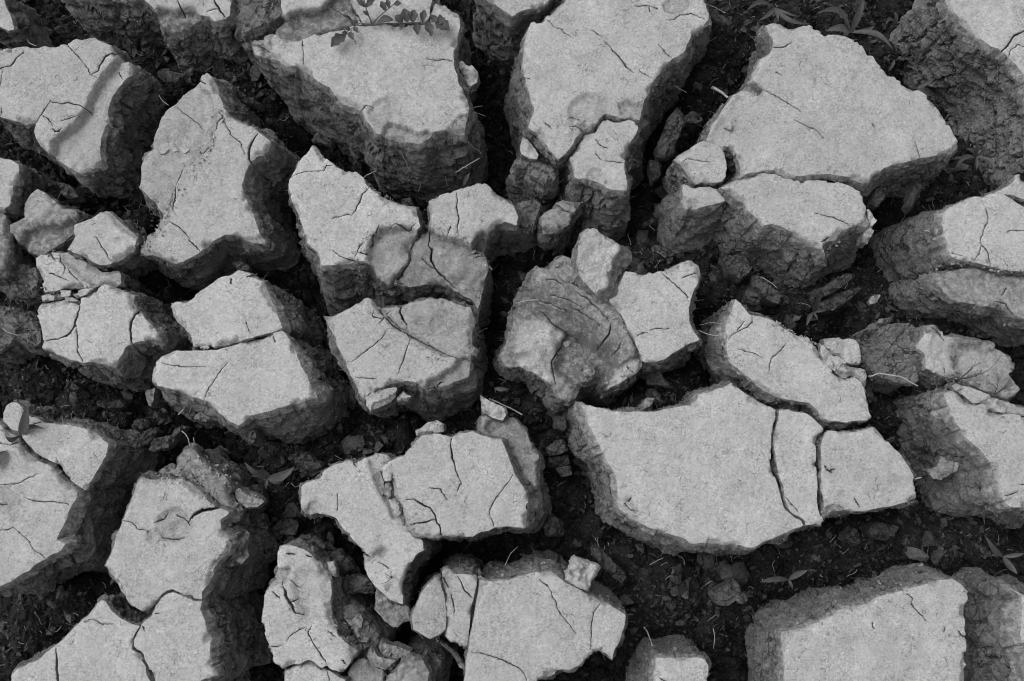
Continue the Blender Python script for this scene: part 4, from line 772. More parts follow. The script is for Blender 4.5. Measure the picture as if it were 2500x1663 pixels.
# ------------------------------------------------------------------ ground
ZBED = -.205
FILLS = [('a3 600,650', .10, .075), ('a3 900,800', .09, .07), ('a3 1250,800', .08, .07), ('a3 200,450', .10, .07), ('a3 1000,1150', .05, .05), ('a4 450,950', .10, .075), ('a4 150,1150', .10, .07), ('a4 50,1450', .06, .06),
         ('c4 1450,830', .12, .08), ('c4 1200,600', .08, .06), ('c4 1500,980', .08, .075), ('c4 2000,850', .09, .07), ('c4 700,100', .06, .05), ('c4 1900,1150', .06, .05),
         ('d4 700,450', .10, .07), ('d4 1100,420', .10, .075), ('d4 1450,380', .09, .08), ('d4 300,600', .08, .06), ('d4 1700,400', .08, .07), ('d4 1800,600', .06, .07),
         ('c2 1400,800', .09, .075), ('c2 1250,780', .07, .08), ('c2 1750,720', .09, .07), ('c2 2000,900', .09, .075), ('d2 200,1050', .09, .075), ('d2 500,1150', .09, .07), ('d2 800,1100', .08, .085), ('d2 1150,1150', .09, .08), ('d2 1300,1250', .07, .07),
         ('d1 200,60', .12, .085), ('d1 900,100', .10, .085), ('d1 1200,380', .09, .07), ('d1 500,60', .1, .08), ('c1 1900,200', .10, .08), ('c1 1800,560', .08, .07), ('c1 1800,350', .08, .07),
         ('a1 1500,620', .09, .085), ('a1 1900,640', .09, .085), ('a1 2050,780', .07, .075), ('a1 700,200', .08, .06), ('a1 1150,450', .07, .07), ('a1 2000,500', .06, .08), ('a1 2250,1000', .05, .06), ('b1 150,1000', .06, .06), ('a1 350,320', .08, .06), ('a1 1350,750', .04, .07),
         ('a2 1050,430', .06, .08), ('a2 850,150', .06, .09), ('a2 700,250', .07, .08), ('a2 1150,420', .05, .09), ('a2 150,1300', .09, .07), ('a2 1150,900', .05, .09), ('a2 1250,1100', .05, .07), ('b3 250,1100', .1, .065), ('b3 650,1000', .07, .05), ('b3 250,1400', .08, .07), ('b4 450,430', .06, .06), ('b4 350,250', .06, .07),
         ('b2 400,800', .06, .03), ('b3 700,750', .06, .05), ('b3 1000,980', .08, .06), ('b3 1250,900', .06, .05), ('c3 150,450', .08, .06), ('c3 400,650', .07, .06), ('c3 550,1000', .08, .05), ('c3 600,1350', .08, .05), ('c4 900,350', .06, .05),
         ('c3 1500,560', .08, .10), ('c3 1250,640', .06, .10), ('d2 1950,100', .10, .07), ('d2 1600,200', .08, .07), ('d1 1900,1200', .08, .05), ('d3 1300,650', .08, .06), ('d3 1250,200', .08, .05), ('d2 1800,1250', .09, .06), ('d4 2100,450', .09, .06), ('c2 300,650', .07, .05), ('c2 150,950', .07, .05), ('c2 1350,400', .06, .04)]
FC = np.vstack([P(s, -.09) for s, _, _ in FILLS])
def bed_h(xy):
    h = np.zeros(len(xy))
    for c, (_, r, a) in zip(FC, FILLS):
        d2 = ((xy - c) ** 2).sum(1)
        h = np.maximum(h, (a + .022) * np.exp(-d2 / (2 * (r * .55) ** 2)))
    q = v3(xy, 0.0)
    n = fbm(q * 16, 3, 40) * .016 + fbm(q * 60, 3, 44) * .007
    F1, F2 = worley(q * 42, 50)
    n += .010 * sstep(0, .22, F2 - F1) + fbm(q * 210, 2, 60) * .003
    pl = fbm(q * 30, 3, 62) * 5
    n += (np.floor(pl) + sstep(.75, 1, pl - np.floor(pl))) * .005
    return ZBED + h + n * (1 - .45 * np.clip(h / .09, 0, 1))

def build_ground():
    s = .0035
    xs = np.arange(-1.06, 1.06, s)
    ys = np.arange(-.52, 1.10, s)
    X, Y = np.meshgrid(xs, ys)
    xy = np.column_stack([X.ravel(), Y.ravel()])
    z = bed_h(xy)
    n, m = len(xs), len(ys)
    q = grid_faces(n, m, False)[:, ::-1]
    V = v3(xy, z)
    # outer sheet carried on to the horizon
    ring = np.concatenate([np.arange(n), (np.arange(1, m)) * n + n - 1, (m - 1) * n + np.arange(n - 2, -1, -1), np.arange(m - 2, 0, -1) * n])
    c = np.array([0, .29])
    cur, quads = ring, [q]
    for k in (1.25, 1.8, 3.2, 8, 40, 120):
        e = V[ring, :2] - c
        nv = v3(c + e * k, ZBED + .02)
        nv[:, 2] += fbm(nv * np.array([.9, .9, 1]), 2, 70) * .05
        i0 = len(V)
        V = np.vstack([V, nv])
        new = np.arange(i0, i0 + len(nv))
        quads.append(np.column_stack([cur, np.roll(cur, -1), np.roll(new, -1), new])[:, ::-1])
        cur = new
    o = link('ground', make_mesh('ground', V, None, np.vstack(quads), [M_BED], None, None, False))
    tag(o, 'dark damp soil bed at the bottom of the cracks', 'ground', None, 'structure')
build_ground()

# ------------------------------------------------------------------ crumb shapes
def crumb_shape(seed, npts=11):
    """angular broken crumb: hull of a few scattered points"""
    r = np.random.default_rng(seed)
    p = r.normal(size=(npts, 3))
    p /= np.linalg.norm(p, axis=1)[:, None]
    p *= r.uniform(.72, 1.05, (npts, 1)) * np.array([1, r.uniform(.55, .95), r.uniform(.28, .7)])
    bm = bmesh.new()
    for x in p:
        bm.verts.new(x)
    res = bmesh.ops.convex_hull(bm, input=bm.verts)
    bmesh.ops.delete(bm, geom=[g for g in res['geom_interior'] if isinstance(g, bmesh.types.BMVert)], context='VERTS')
    bmesh.ops.triangulate(bm, faces=bm.faces)
    bm.verts.index_update()
    V = np.array([v.co[:] for v in bm.verts]); F = np.array([[v.index for v in f.verts] for f in bm.faces])
    bm.free()
    return V, F
def rotm(r):
    q = r.normal(size=4); q /= np.linalg.norm(q)
    w, x, y, z = q
    return np.array([[1 - 2 * (y * y + z * z), 2 * (x * y - z * w), 2 * (x * z + y * w)], [2 * (x * y + z * w), 1 - 2 * (x * x + z * z), 2 * (y * z - x * w)], [2 * (x * z - y * w), 2 * (y * z + x * w), 1 - 2 * (x * x + y * y)]])
LOWS = [crumb_shape(s + 50, 9) for s in range(14)]

# ------------------------------------------------------------------ clods
SURF = []                  # surfaces, for setting crumbs down on
FOOT = []                  # footprints, for keeping crumbs out from under the clods
DS = .0032

def crack_points(line, wmax, seed, sealed):
    p = resample(line, .003, False)
    q = v3(p, seed * .37)
    t = np.gradient(p, axis=0)
    t /= np.maximum(np.hypot(t[:, 0], t[:, 1]), 1e-9)[:, None]
    nn = np.column_stack([-t[:, 1], t[:, 0]])
    p = p + nn * (fbm(q * 120, 3, 5, .6) * .0022)[:, None]
    u = np.linspace(0, 1, len(p))
    w = wmax * (.16 + .84 * np.sin(np.pi * np.clip(u, .02, .98)) ** .8) * (1.05 + .5 * vnoise(q * 90, 9)) + .0003
    return p, nn, w

def cap_surface(C, out, zt, seed):
    """top skin over the outline: returns verts, tris, boundary heights, crust values, crack flags"""
    lo, hi = out.min(0), out.max(0)
    lo = np.maximum(lo, (-1.02, -.5)); hi = np.minimum(hi, (1.02, 1.08))
    s = C.get('ds', DS)
    gx = np.arange(lo[0], hi[0], s)
    gy = np.arange(lo[1], hi[1], s * .866)
    X, Y = np.meshgrid(gx, gy)
    X[1::2] += s / 2
    g = np.column_stack([X.ravel(), Y.ravel()])
    g += RNG.uniform(-.28, .28, g.shape) * s
    g = g[inside(g, out)]
    cen = out.mean(0)
    if len(g):
        d, _ = seg_dist(g, out)
        g = g[d > s * .62]
    kind = np.zeros(len(g))
    depth = np.zeros(len(g))
    extra, cr_c, cr_w, cr_d = [], [], [], []
    for ci, (wz, line) in enumerate(C.get('c', ())):
        p, nn, w = crack_points(P(line, zt), max(wz * MM * 1.05, .0008), seed + ci, False)
        cr_c.append(p); cr_w.append(w)
        cr_d.append(np.clip(w * 6, .006, .03))
    if cr_c:
        cc = np.vstack(cr_c); cw = np.concatenate(cr_w); cd = np.concatenate(cr_d)
        if len(g):
            dd = ((g[:, None, :] - cc[None]) ** 2).sum(2)
            j = dd.argmin(1)
            g = g[np.sqrt(dd[np.arange(len(g)), j]) > cw[j] * .5 + .0011]
    # raised or sunken regions: rims get their own row of points
    ter = []
    for td, te, tc, poly in C.get('t', ()):
        pl = P(poly, zt)
        if area(pl) < 0:
            pl = pl[::-1]
        pl = resample(pl, .003)
        dO, at = seg_dist(pl, out)
        no = normals(out)[at]
        away = (~inside(pl, out)) | (dO < .008)
        rim = pl[~away]
        pl = np.where(away[:, None], pl + no * .022, pl)
        pl = pl + normals(pl) * (fbm(v3(pl, seed) * 70, 3, 3) * .0032)[:, None] * (~away)[:, None]
        rim = pl[~away]
        ter.append((td * .001, te * .001, tc, pl, rim))
        if len(rim) > 2 and te < 9:
            nn = normals(pl)[~away]
            for k in (-.55, .55):
                extra.append(rim + nn * te * .001 * k)
    pts = [g]
    if extra:
        e = np.vstack(extra)
        e = e[inside(e, out)]
        d, _ = seg_dist(e, out)
        e = e[d > s * .5]
        if cr_c and len(e):
            dd = np.sqrt(((e[:, None, :] - cc[None]) ** 2).sum(2).min(1))
            e = e[dd > .002]
        pts.append(e)
    base = np.vstack(pts)
    nb = len(out)
    V2 = [out, base]
    isc = [np.zeros(nb), np.zeros(len(base))]
    cdp = [np.zeros(nb), np.zeros(len(base))]
    edges = [(i, (i + 1) % nb) for i in range(nb)]
    i0 = nb + len(base)
    for p, w, dpt, (wz, line) in zip(cr_c, cr_w, cr_d, C.get('c', ())):
        t = np.gradient(p, axis=0); t /= np.maximum(np.hypot(t[:, 0], t[:, 1]), 1e-9)[:, None]
        nn = np.column_stack([-t[:, 1], t[:, 0]])
        ok = inside(p, out)
        d, _ = seg_dist(p, out)
        ok &= d > .0012
        k = np.nonzero(ok)[0]
        if len(k) < 2:
            continue
        for off, flag in ((0, 1), (.5, 0), (-.5, 0), (.2, 1), (-.2, 1)):
            q = p + nn * (w * off)[:, None]
            q = q[k]
            okq = inside(q, out)
            q = q[okq]
            V2.append(q)
            isc.append(np.full(len(q), flag, float))
            cdp.append((dpt[k] * (1 if off == 0 else .75 if flag else 0))[okq])
            if off == 0:
                kk = k[okq]
                for a in range(len(q) - 1):
                    if kk[a + 1] == kk[a] + 1:
                        edges.append((i0 + a, i0 + a + 1))
            i0 += len(q)
    V2 = np.vstack(V2); isc = np.concatenate(isc); cdp = np.concatenate(cdp)
    r = delaunay_2d_cdt([Vector((float(a), float(b))) for a, b in V2], edges, [], 0, 1e-6)
    W = np.array([(v.x, v.y) for v in r[0]])
    T = np.array([f for f in r[2] if len(f) == 3], int)
    src = np.array([l[0] if l else -1 for l in r[3]])
    T = T[inside(W[T].mean(1), out)]
    # map boundary
    remap = np.full(len(V2), -1)
    for i, l in enumerate(r[3]):
        for k in l:
            remap[k] = i
    bidx = remap[:nb]
    fl = np.where(src >= 0, isc[np.maximum(src, 0)], 0)
    cz = np.where(src >= 0, cdp[np.maximum(src, 0)], 0)
    if cr_c:                                     # a crack that runs out over the rim notches it
        bm = np.zeros(len(W), bool); bm[bidx[bidx >= 0]] = True
        ib = np.nonzero(bm)[0]
        dd = np.sqrt(((W[ib][:, None, :] - cc[None]) ** 2).sum(2))
        j = dd.argmin(1); dm = dd[np.arange(len(ib)), j]
        cz[ib] = np.maximum(cz[ib], cd[j] * .8 * np.clip(1 - dm / (cw[j] * .5 + .0012), 0, 1))
    q3 = v3(W, seed * 1.7)
    dB, _ = seg_dist(W, out)
    z = fbm(q3 * 11, 3, 21) * .0042 + fbm(q3 * 55, 3, 25) * .0013 + fbm(q3 * 190, 2, 29) * .00045
    z -= .0007 * np.exp(-dB / .003)
    chip = sstep(0, .0010, .0075 * sstep(.05, .5, fbm(q3 * 40, 3, 33)) * (1 + .5 * fbm(q3 * 160, 2, 34)) - dB)
    z -= chip * (.0035 + .004 * np.clip(.008 - dB, 0, .008) / .008)
    cru = np.full(len(W), C.get('crust', .42 if C.get('top') == 'mid' else 1.0)) - .35 * chip
    for td, te, tc, pl, rim in ter:
        ins = inside(W, pl)
        d = pt_dist(W, rim) if len(rim) else np.full(len(W), 1.0)
        sd = np.where(ins, d, -d)
        k = sstep(-te / 2, te / 2, sd)
        z -= td * k * (1 + .22 * fbm(q3 * 38, 3, 37))
        z += k * fbm(q3 * 85, 3, 39) * min(.0022, td * .3)
        cru = cru * (1 - k) + k * tc
        if te < 9:                                # broken rim shows a fresh line
            cru -= .3 * np.exp(-(sd / (te * .6 + .001)) ** 2) * (td > .002)
    for line, rr, dp in C.get('p', ()):
        c0 = P(line, zt)[0]
        rr *= .001 if rr < 1 else .001
        d = np.hypot(*(W - c0).T) / rr * (1 + .22 * fbm(q3 * 50, 2, 41))
        k = sstep(1.1, .75, d)
        z -= dp * .001 * k * (1 - .35 * d) - k * fbm(q3 * 85, 4, 43, .6) * .0034
        z += .0012 * np.exp(-((d - 1.05) / .12) ** 2)
        cru = cru * (1 - .24 * k) - .3 * np.exp(-((d - .98) / .1) ** 2)
    for rr, hh, line in C.get('b', ()):
        pl = resample(P(line, zt), .004, False)
        d = pt_dist(W, pl) / (rr * .001)
        z += hh * .001 * np.exp(-d * d) * (1 + .3 * fbm(q3 * 60, 3, 45))
    sx, sy = C.get('slope', (0, 0))
    z += (W[:, 0] - cen[0]) * sx + (W[:, 1] - cen[1]) * sy
    if C.get('top', 'crust') != 'crust':          # bare soil: rougher
        F1, F2 = worley(q3 * 36, 47)
        pl = fbm(q3 * 32, 3, 49) * 4
        rg = .4 if C.get('top') == 'mid' else 1.0
        z += rg * (fbm(q3 * 40, 4, 48) * .004 - .005 * (1 - sstep(0, .10, F2 - F1)) + (np.floor(pl) + sstep(.7, 1, pl - np.floor(pl))) * .0022)
    z = z + zt - cz
    return W, T, z, bidx, cru, fl

def clod_sides(out, zb, zt, D, fl4, rings, amp, seed, rim_h):
    nb = len(out)
    n0 = normals(smooth(out, 2))
    low = smooth(out, 4)
    n1 = normals(smooth(out, 7))
    R, L, U, Dn = fl4
    fl = np.maximum(n1[:, 0], 0) ** 2 * R + np.maximum(-n1[:, 0], 0) ** 2 * L + np.maximum(n1[:, 1], 0) ** 2 * U + np.maximum(-n1[:, 1], 0) ** 2 * Dn
    wob = fbm(v3(out, seed) * 9, 3, 81)
    fl = fl * (.92 + .6 * wob) + .007 * wob
    return n0, low, n1, fl

def build_clod(C, i, name='mud_clod', cat='mud clod', group='cracked mud clods', D=None, parts=True):
    zt = C['z']
    p = P(C['o'], zt)
    if area(p) < 0:
        p = p[::-1]
    p = resample(p, DS)
    p = p + normals(smooth(p, 2)) * (fbm(v3(p, i * 1.3) * 60, 4, 1, .6) * .0026)[:, None]
    out = p
    W, T, z, bidx, cru, cfl = cap_surface(C, out, zt, i)
    nb = len(out)
    zb = z[bidx]
    cen = out.mean(0)
    D = D or .215 + zt
    base = np.array([cen[0], cen[1], zt - D])
    root = bpy.data.objects.new(name, None)
    root.location = base
    root.empty_display_size = .02
    COL.objects.link(root)
    tag(root, C['label'], cat, group)
    top = C.get('top', 'crust')
    n0, low, n1, fl = clod_sides(out, zb, zt, D, C['f'], 0, 1, i, 0)
    # crust: cap and the first centimetre or so of its broken rim
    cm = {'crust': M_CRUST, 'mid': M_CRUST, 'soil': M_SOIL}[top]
    rm = cm
    V = [v3(W, z)]
    h0 = .0065 * (1 + .85 * fbm(v3(out, i) * 34, 3, 83, .6)) * (1 + .6 * np.clip(fl / .03, 0, 1.5))
    bv = C.get('bev', (0, 0, 0, 0))
    nb_ = normals(smooth(out, 5))
    bvl = np.maximum(nb_[:, 0], 0) ** 2 * bv[0] + np.maximum(-nb_[:, 0], 0) ** 2 * bv[1] + np.maximum(nb_[:, 1], 0) ** 2 * bv[2] + np.maximum(-nb_[:, 1], 0) ** 2 * bv[3]
    bvl = bvl * np.clip(1 + 1.1 * fbm(v3(out, i) * 26, 3, 84), .1, 2)
    h0 = h0 + bvl * .85
    quads = []
    V.append(V[0][bidx])                       # own row of points, so the break stays crisp
    prev = np.arange(len(W), len(W) + nb)
    n_v = len(W) + nb
    ringc = []
    for k, (dz, dn) in enumerate(((.16, .0002), (.42, .0006), (.72, .0009), (1.0, .0012))):
        q = out + n0 * (dn + fl * .10 * dz + bvl * dz)[:, None]
        zz = zb - h0 * dz
        d3 = v3(q, zz)
        d3[:, :2] += n0 * ((fbm(d3 * 110 + i, 4, 85, .65) * .0042 + fbm(d3 * np.array([30, 30, 260]), 2, 87) * .0013) * dz)[:, None]
        V.append(d3)
        cur = np.arange(n_v, n_v + nb)
        n_v += nb
        quads.append(np.column_stack([prev, cur, np.roll(cur, -1), np.roll(prev, -1)]))
        prev = cur
        ringc.append(d3)
    V = np.vstack(V)
    Q = np.vstack(quads)
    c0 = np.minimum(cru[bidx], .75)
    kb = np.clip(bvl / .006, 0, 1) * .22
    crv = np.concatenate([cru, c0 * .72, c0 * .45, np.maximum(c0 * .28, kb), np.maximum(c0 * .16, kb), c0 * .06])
    crack_t = cfl[T].max(1) > .5
    mi = np.concatenate([np.where(crack_t, 2, 0), np.ones(len(Q))])
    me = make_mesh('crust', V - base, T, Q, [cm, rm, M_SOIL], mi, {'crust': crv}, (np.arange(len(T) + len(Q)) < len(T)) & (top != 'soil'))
    link('crust', me, root)
    # soil body
    slope_len = D + fl.max()
    nr = int(np.clip(slope_len / .0048, 24, 48))
    B = []
    top_ring = ringc[-1]
    for j in range(nr):
        t = j / (nr - 1)
        sm = sstep(0, .35, np.array([t]))[0]
        pos = out * (1 - sm) + low * sm
        nn = n0 * (1 - sm) + n1 * sm
        nn /= np.maximum(np.hypot(nn[:, 0], nn[:, 1]), 1e-6)[:, None]
        off = .0012 + bvl + fl * (.10 + .90 * t ** .8)
        zz = (zb - h0) * (1 - t) + (zt - D) * t
        if j == 0:
            zz = zz + .0012
            off = off - .0006
        d3 = v3(pos + nn * off[:, None], zz)
        B.append((d3, nn, t))
    A = np.vstack([b[0] for b in B]); NN = np.vstack([b[1] for b in B]); TT = np.concatenate([np.full(nb, b[2]) for b in B])
    q = A + i * 3.1
    F1, F2 = worley(q * np.array([24, 24, 30]) + fbm(q * 50, 2, 88)[:, None] * .35, 90)
    ragged = np.clip(TT / .035, 0, 1)
    big = fbm(q * 17, 4, 101, .55)
    pl = fbm(q * np.array([26, 26, 44]), 3, 105) * 4.5
    st = np.floor(pl) + sstep(.7, 1.0, pl - np.floor(pl))
    disp = big * .009 + st * .0022 + fbm(q * np.array([24, 24, 95]) + fbm(q * 30, 2, 106)[:, None] * .6, 3, 107) * .0042
    disp -= .014 * (1 - sstep(.0, .12, F2 - F1)) * sstep(-.25, .15, fbm(q * 12, 2, 108))
    disp += fbm(q * 120, 3, 109, .65) * .0034
    disp *= ragged * .95 + .05
    A[:, :2] += NN * disp[:, None]
    A[:, 2] += fbm(q * 70, 2, 113) * .003 * np.clip(TT * 6, 0, 1)
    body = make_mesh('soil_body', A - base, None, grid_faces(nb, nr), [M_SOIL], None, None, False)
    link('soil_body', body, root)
    FOOT.append(out)
    # rootlets bristling from the sides
    per = np.hypot(*(np.roll(out, -1, 0) - out).T).sum()
    k = int(per * 95)
    pick = RNG.integers(nb * 3, nb * int(nr * .75), k)
    vis = (np.abs(A[pick, 0]) < .95) & (A[pick, 1] > -.42) & (A[pick, 1] < 1.0)
    pick = pick[vis]
    if len(pick):
        v, f = [], []
        for a in pick:
            pth = []
            d = np.array([NN[a, 0], NN[a, 1], 0]) + RNG.normal(0, .55, 3)
            d /= np.linalg.norm(d)
            x = A[a] - d * .002
            ln = .004 + .018 * RNG.random() ** 1.6
            for s_ in range(4):
                pth.append(x.copy())
                d = d + RNG.normal(0, .22, 3); d /= np.linalg.norm(d)
                x = x + d * ln / 3
            vv, ff = tube(np.array(pth), RNG.uniform(.00022, .0005), 3, .5)
            f.append(ff + sum(len(y) for y in v)); v.append(vv)
        link('rootlets', make_mesh('rootlets', np.vstack(v) - base, None, np.vstack(f), [M_ROOT]), root)['kind'] = 'stuff'
    k = int(per * 230)
    pick = RNG.integers(nb, nb * int(nr * .62), k)
    pick = pick[(np.abs(A[pick, 0]) < .9) & (A[pick, 1] > -.40) & (A[pick, 1] < .95)]
    if len(pick):
        v, f, c = [], [], 0
        for a in pick:
            sz = .0012 + .0062 * RNG.random() ** 3
            Vc, Fc = LOWS[RNG.integers(14)]
            v.append((Vc * sz * RNG.uniform(.6, 1.3, 3)) @ rotm(RNG) + A[a] - base)
            f.append(Fc + c); c += len(Vc)
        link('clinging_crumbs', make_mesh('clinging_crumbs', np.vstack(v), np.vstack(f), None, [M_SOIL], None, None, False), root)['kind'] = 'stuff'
    SURF.append((out, W, z, A))
    return root

def tube(pth, r, n=6, taper=1.0):
    V = []
    m = len(pth)
    for j in range(m):
        t = pth[min(j + 1, m - 1)] - pth[max(j - 1, 0)]
        t = t / max(np.linalg.norm(t), 1e-9)
        a = np.cross(t, (0, 0, 1.0))
        if np.linalg.norm(a) < 1e-3:
            a = np.cross(t, (1.0, 0, 0))
        a /= np.linalg.norm(a)
        b = np.cross(t, a)
        rr = r * (1 - (1 - taper) * j / (m - 1))
        for k in range(n):
            w = 2 * math.pi * k / n
            V.append(pth[j] + (a * math.cos(w) + b * math.sin(w)) * rr)
    F = grid_faces(n, m)
    return np.array(V), F


def seam_crumbs(root, zt, lines, base):
    """pale crumbs lying along a torn seam or rim of a clod, joined as one part"""
    v, f, c = [], [], 0
    for s, width, n, mx in lines:
        p = P(s, zt)
        L = np.concatenate([[0], np.cumsum(np.hypot(*np.diff(p, axis=0).T))])
        for k in range(n):
            u = RNG.uniform(0, L[-1])
            x = np.array([np.interp(u, L, p[:, 0]), np.interp(u, L, p[:, 1])]) + RNG.normal(0, width * .0005, 2)
            sz = mx * .001 * (.2 + .8 * RNG.random() ** 3)
            out, W, z, A = SURF[-1]
            if inside(x[None], out)[0]:
                zz = z[((W - x) ** 2).sum(1).argmin()]
            else:
                dd = ((A[:, :2] - x) ** 2).sum(1)
                near = dd < .004 ** 2
                if not near.any():
                    continue
                zz = A[near, 2].max()
                if zz < zt - .09:
                    continue
            V, F = LOWS[RNG.integers(14)]
            v.append((V * sz * RNG.uniform(.7, 1.3, 3)) @ rotm(RNG) + np.array([x[0], x[1], zz + sz * .15]) - base)
            f.append(F + c); c += len(V)
    V = np.vstack(v)
    link('seam_crumbs', make_mesh('seam_crumbs', V, np.vstack(f), None, [M_CRUST], None, {'crust': np.full(len(V), .6)}, False), root)['kind'] = 'stuff'

for i, C in enumerate(CLODS):
    r_ = build_clod(C, i)
    if C.get('s'):
        seam_crumbs(r_, C['z'], C['s'], np.array(r_.location))

# ------------------------------------------------------------------ loose pieces
def build_piece(name, cat, label, mt, zt, th, outline, sx, sy, i, fl=0):
    C = dict(z=zt, slope=(sx, sy), top='crust' if mt in ('crust', 'dry') else mt, ds=.0026)
    if mt == 'dry' or 'crumb' in name:
        C['b'] = []
    p = P(outline, zt)
    if area(p) < 0:
        p = p[::-1]
    p = resample(p, .0026)
    p = p + normals(smooth(p, 2)) * (fbm(v3(p, i * 2.3) * 140, 3, 1) * .0014)[:, None]
    W, T, z, bidx, cru, cfl = cap_surface(C, p, zt, i + 100)
    q3 = v3(W, i)
    if 'crumb' in name:
        F1, F2 = worley(q3 * 70, 61)
        z += (.35 - F1) * .014
    elif mt == 'dry':
        F1, F2 = worley(q3 * 55, 63)
        z += np.abs(fbm(q3 * 60, 3, 62)) * .022 - .006 * (1 - sstep(0, .2, F2 - F1))
    else:
        F1, F2 = worley(q3 * 34, 66)
        z += fbm(q3 * 20, 2, 65) * .006 + (sstep(0, .5, F2 - F1) - .5) * .0022 + fbm(q3 * 120, 3, 67) * .0022
    zb = z[bidx]
    nb = len(p)
    n0 = normals(smooth(p, 2))
    V = [v3(W, z)]
    nv = len(W)
    prev = bidx
    Q = []
    cen = p.mean(0)
    edge = RNG.random()
    nr = max(4, int(th / .0035))
    for j in range(1, nr + 1):
        t = j / nr
        q = v3(p + n0 * (.0016 * t + fl * t * np.maximum(n0 @ np.array([.8, -.6]), .25 * (n0 @ np.array([-1, 0])))[:, None]), zb - th * t)
        q[:, :2] += n0 * (fbm(q * 70 + i, 3, 71) * .0038 * min(1, t * 3))[:, None]
        if j == nr:
            q[:, :2] = cen + (q[:, :2] - cen) * .9
        V.append(q)
        cur = np.arange(nv, nv + nb); nv += nb
        Q.append(np.column_stack([prev, cur, np.roll(cur, -1), np.roll(prev, -1)]))
        prev = cur
    V.append(np.array([[cen[0], cen[1], zb.mean() - th]]))
    T2 = np.column_stack([prev, np.full(nb, nv), np.roll(prev, -1)])
    V = np.vstack(V)
    base = np.array([cen[0], cen[1], zb.mean() - th])
    cm = {'crust': M_CRUST, 'mid': M_CRUST, 'soil': M_LUMP, 'dry': M_DRY}[mt]
    rm = {'crust': M_CRUST, 'mid': M_MID, 'soil': M_LUMP, 'dry': M_DRY}[mt]
    Q = np.vstack(Q)
    TT = np.vstack([T, T2])
    mi = np.concatenate([np.zeros(len(T)), np.ones(len(T2)), np.ones(len(Q))])
    me = make_mesh(name, V - base, TT, Q, [cm, rm], mi, {'crust': np.concatenate([cru * (.8 if mt == 'mid' else 1), np.full(len(V) - len(W), .15)])}, mt == 'dry')
    o = link(name, me, None, base)
    return tag(o, label, cat, 'loose pieces of broken mud')
for i, f in enumerate(FRAGS):
    build_piece(*f[:7], f[7], f[8], i, *f[9:])

# ------------------------------------------------------------------ straws, roots, leaves
def line3(s, z0, z1):
    n = len(sight(s))
    return np.array([np.append(P(s, z)[k], z) for k, z in enumerate(np.linspace(z0, z1, n))])
def fine_path(p, k=4):
    L = np.arange(len(p))
    u = np.linspace(0, len(p) - 1, (len(p) - 1) * k + 1)
    return np.column_stack([np.interp(u, L, p[:, a]) for a in range(3)])
for name, cat, label, r, z0, z1, s in TWIGS:
    p = fine_path(line3(s, z0, z1), 3)
    p[1:-1] += RNG.normal(0, .0003, p[1:-1].shape)
    u_ = np.linspace(0, 1, len(p))
    p += (np.sin(np.pi * u_) * np.linalg.norm(p[-1] - p[0]) * RNG.uniform(-.09, .09))[:, None] * np.cross(p[-1] - p[0], (0, 0, 1.0)) / np.linalg.norm(p[-1] - p[0])
    v, f = tube(p, r * .001 * .8, 7, .7)
    c0, c1 = len(v), len(v) + 1
    v = np.vstack([v, p[0], p[-1]])
    n = 7
    e = np.arange(n)
    m = len(p)
    t = np.vstack([np.column_stack([np.full(n, c0), np.roll(e, -1), e]), np.column_stack([np.full(n, c1), (m - 1) * n + e, (m - 1) * n + np.roll(e, -1)])])
    b = p[0]
    o = link(name, make_mesh(name, v - b, t, f, [M_STRAW if cat != 'root' else M_DRY]), None, b)
    tag(o, label, cat, 'straws and twigs among the clods')

def leaf_mesh(a, b, width, bend, m=None, lobes=0):
    """blade from a to b with a folded midrib and tapered ends"""
    n = 12
    d = b - a
    L = np.linalg.norm(d)
    side = np.cross(d, (0, 0, 1.0)); side /= max(np.linalg.norm(side), 1e-9)
    V = []
    for j in range(n + 1):
        t = j / n
        c = a + d * t + side * (bend * L * math.sin(math.pi * t)) + np.array([0, 0, .10 * L * math.sin(math.pi * t)])
        w = width * .5 * max(.04, math.sin(math.pi * t ** .85) ** .8)
        if lobes:
            w *= .74 + .26 * abs(math.cos(lobes * math.pi * t))
        for k in (-1, -.5, 0, .5, 1):
            V.append(c + side * w * k + np.array([0, 0, abs(k) * w * .45]))
    V = np.array(V)
    q = []
    for j in range(n):
        for k in range(4):
            a0 = j * 5 + k
            q.append((a0, a0 + 1, a0 + 6, a0 + 5))
    return V, np.array(q)
for name, cat, label, mt, root_s, z, leaves, stem in PLANTS:
    r0 = line3(root_s, z, z)[0]
    leaves = [l for l in leaves if l[1] > 0]
    if not stem:
        tip, wd, zl, bd = leaves[0]
        b = line3(tip, zl, zl)[0]
        V, q = leaf_mesh(r0, b, wd * MM, bd)
        o = link(name, make_mesh(name, V - r0, None, q, [M_LEAF]), None, r0)
        tag(o, label, cat)
        continue
    R = bpy.data.objects.new(name, None); R.location = r0 - np.array([0, 0, .03]); R.empty_display_size = .01
    COL.objects.link(R)
    tag(R, label, cat, 'small weeds in the cracks')
    base = r0 - np.array([0, 0, .03])
    v, f = tube(np.array([base, r0 - (0, 0, .012), r0 + (0, 0, .001)]), .0011, 6, .8)
    link('stem', make_mesh('stem', v - base, None, f, [M_LEAF]), R)
    for tip, wd, zl, bd in leaves:
        b = line3(tip, zl, zl)[0]
        V, q = leaf_mesh(r0, b, wd * MM, bd)
        link('leaf', make_mesh('leaf', V - base, None, q, [M_LEAF]), R)

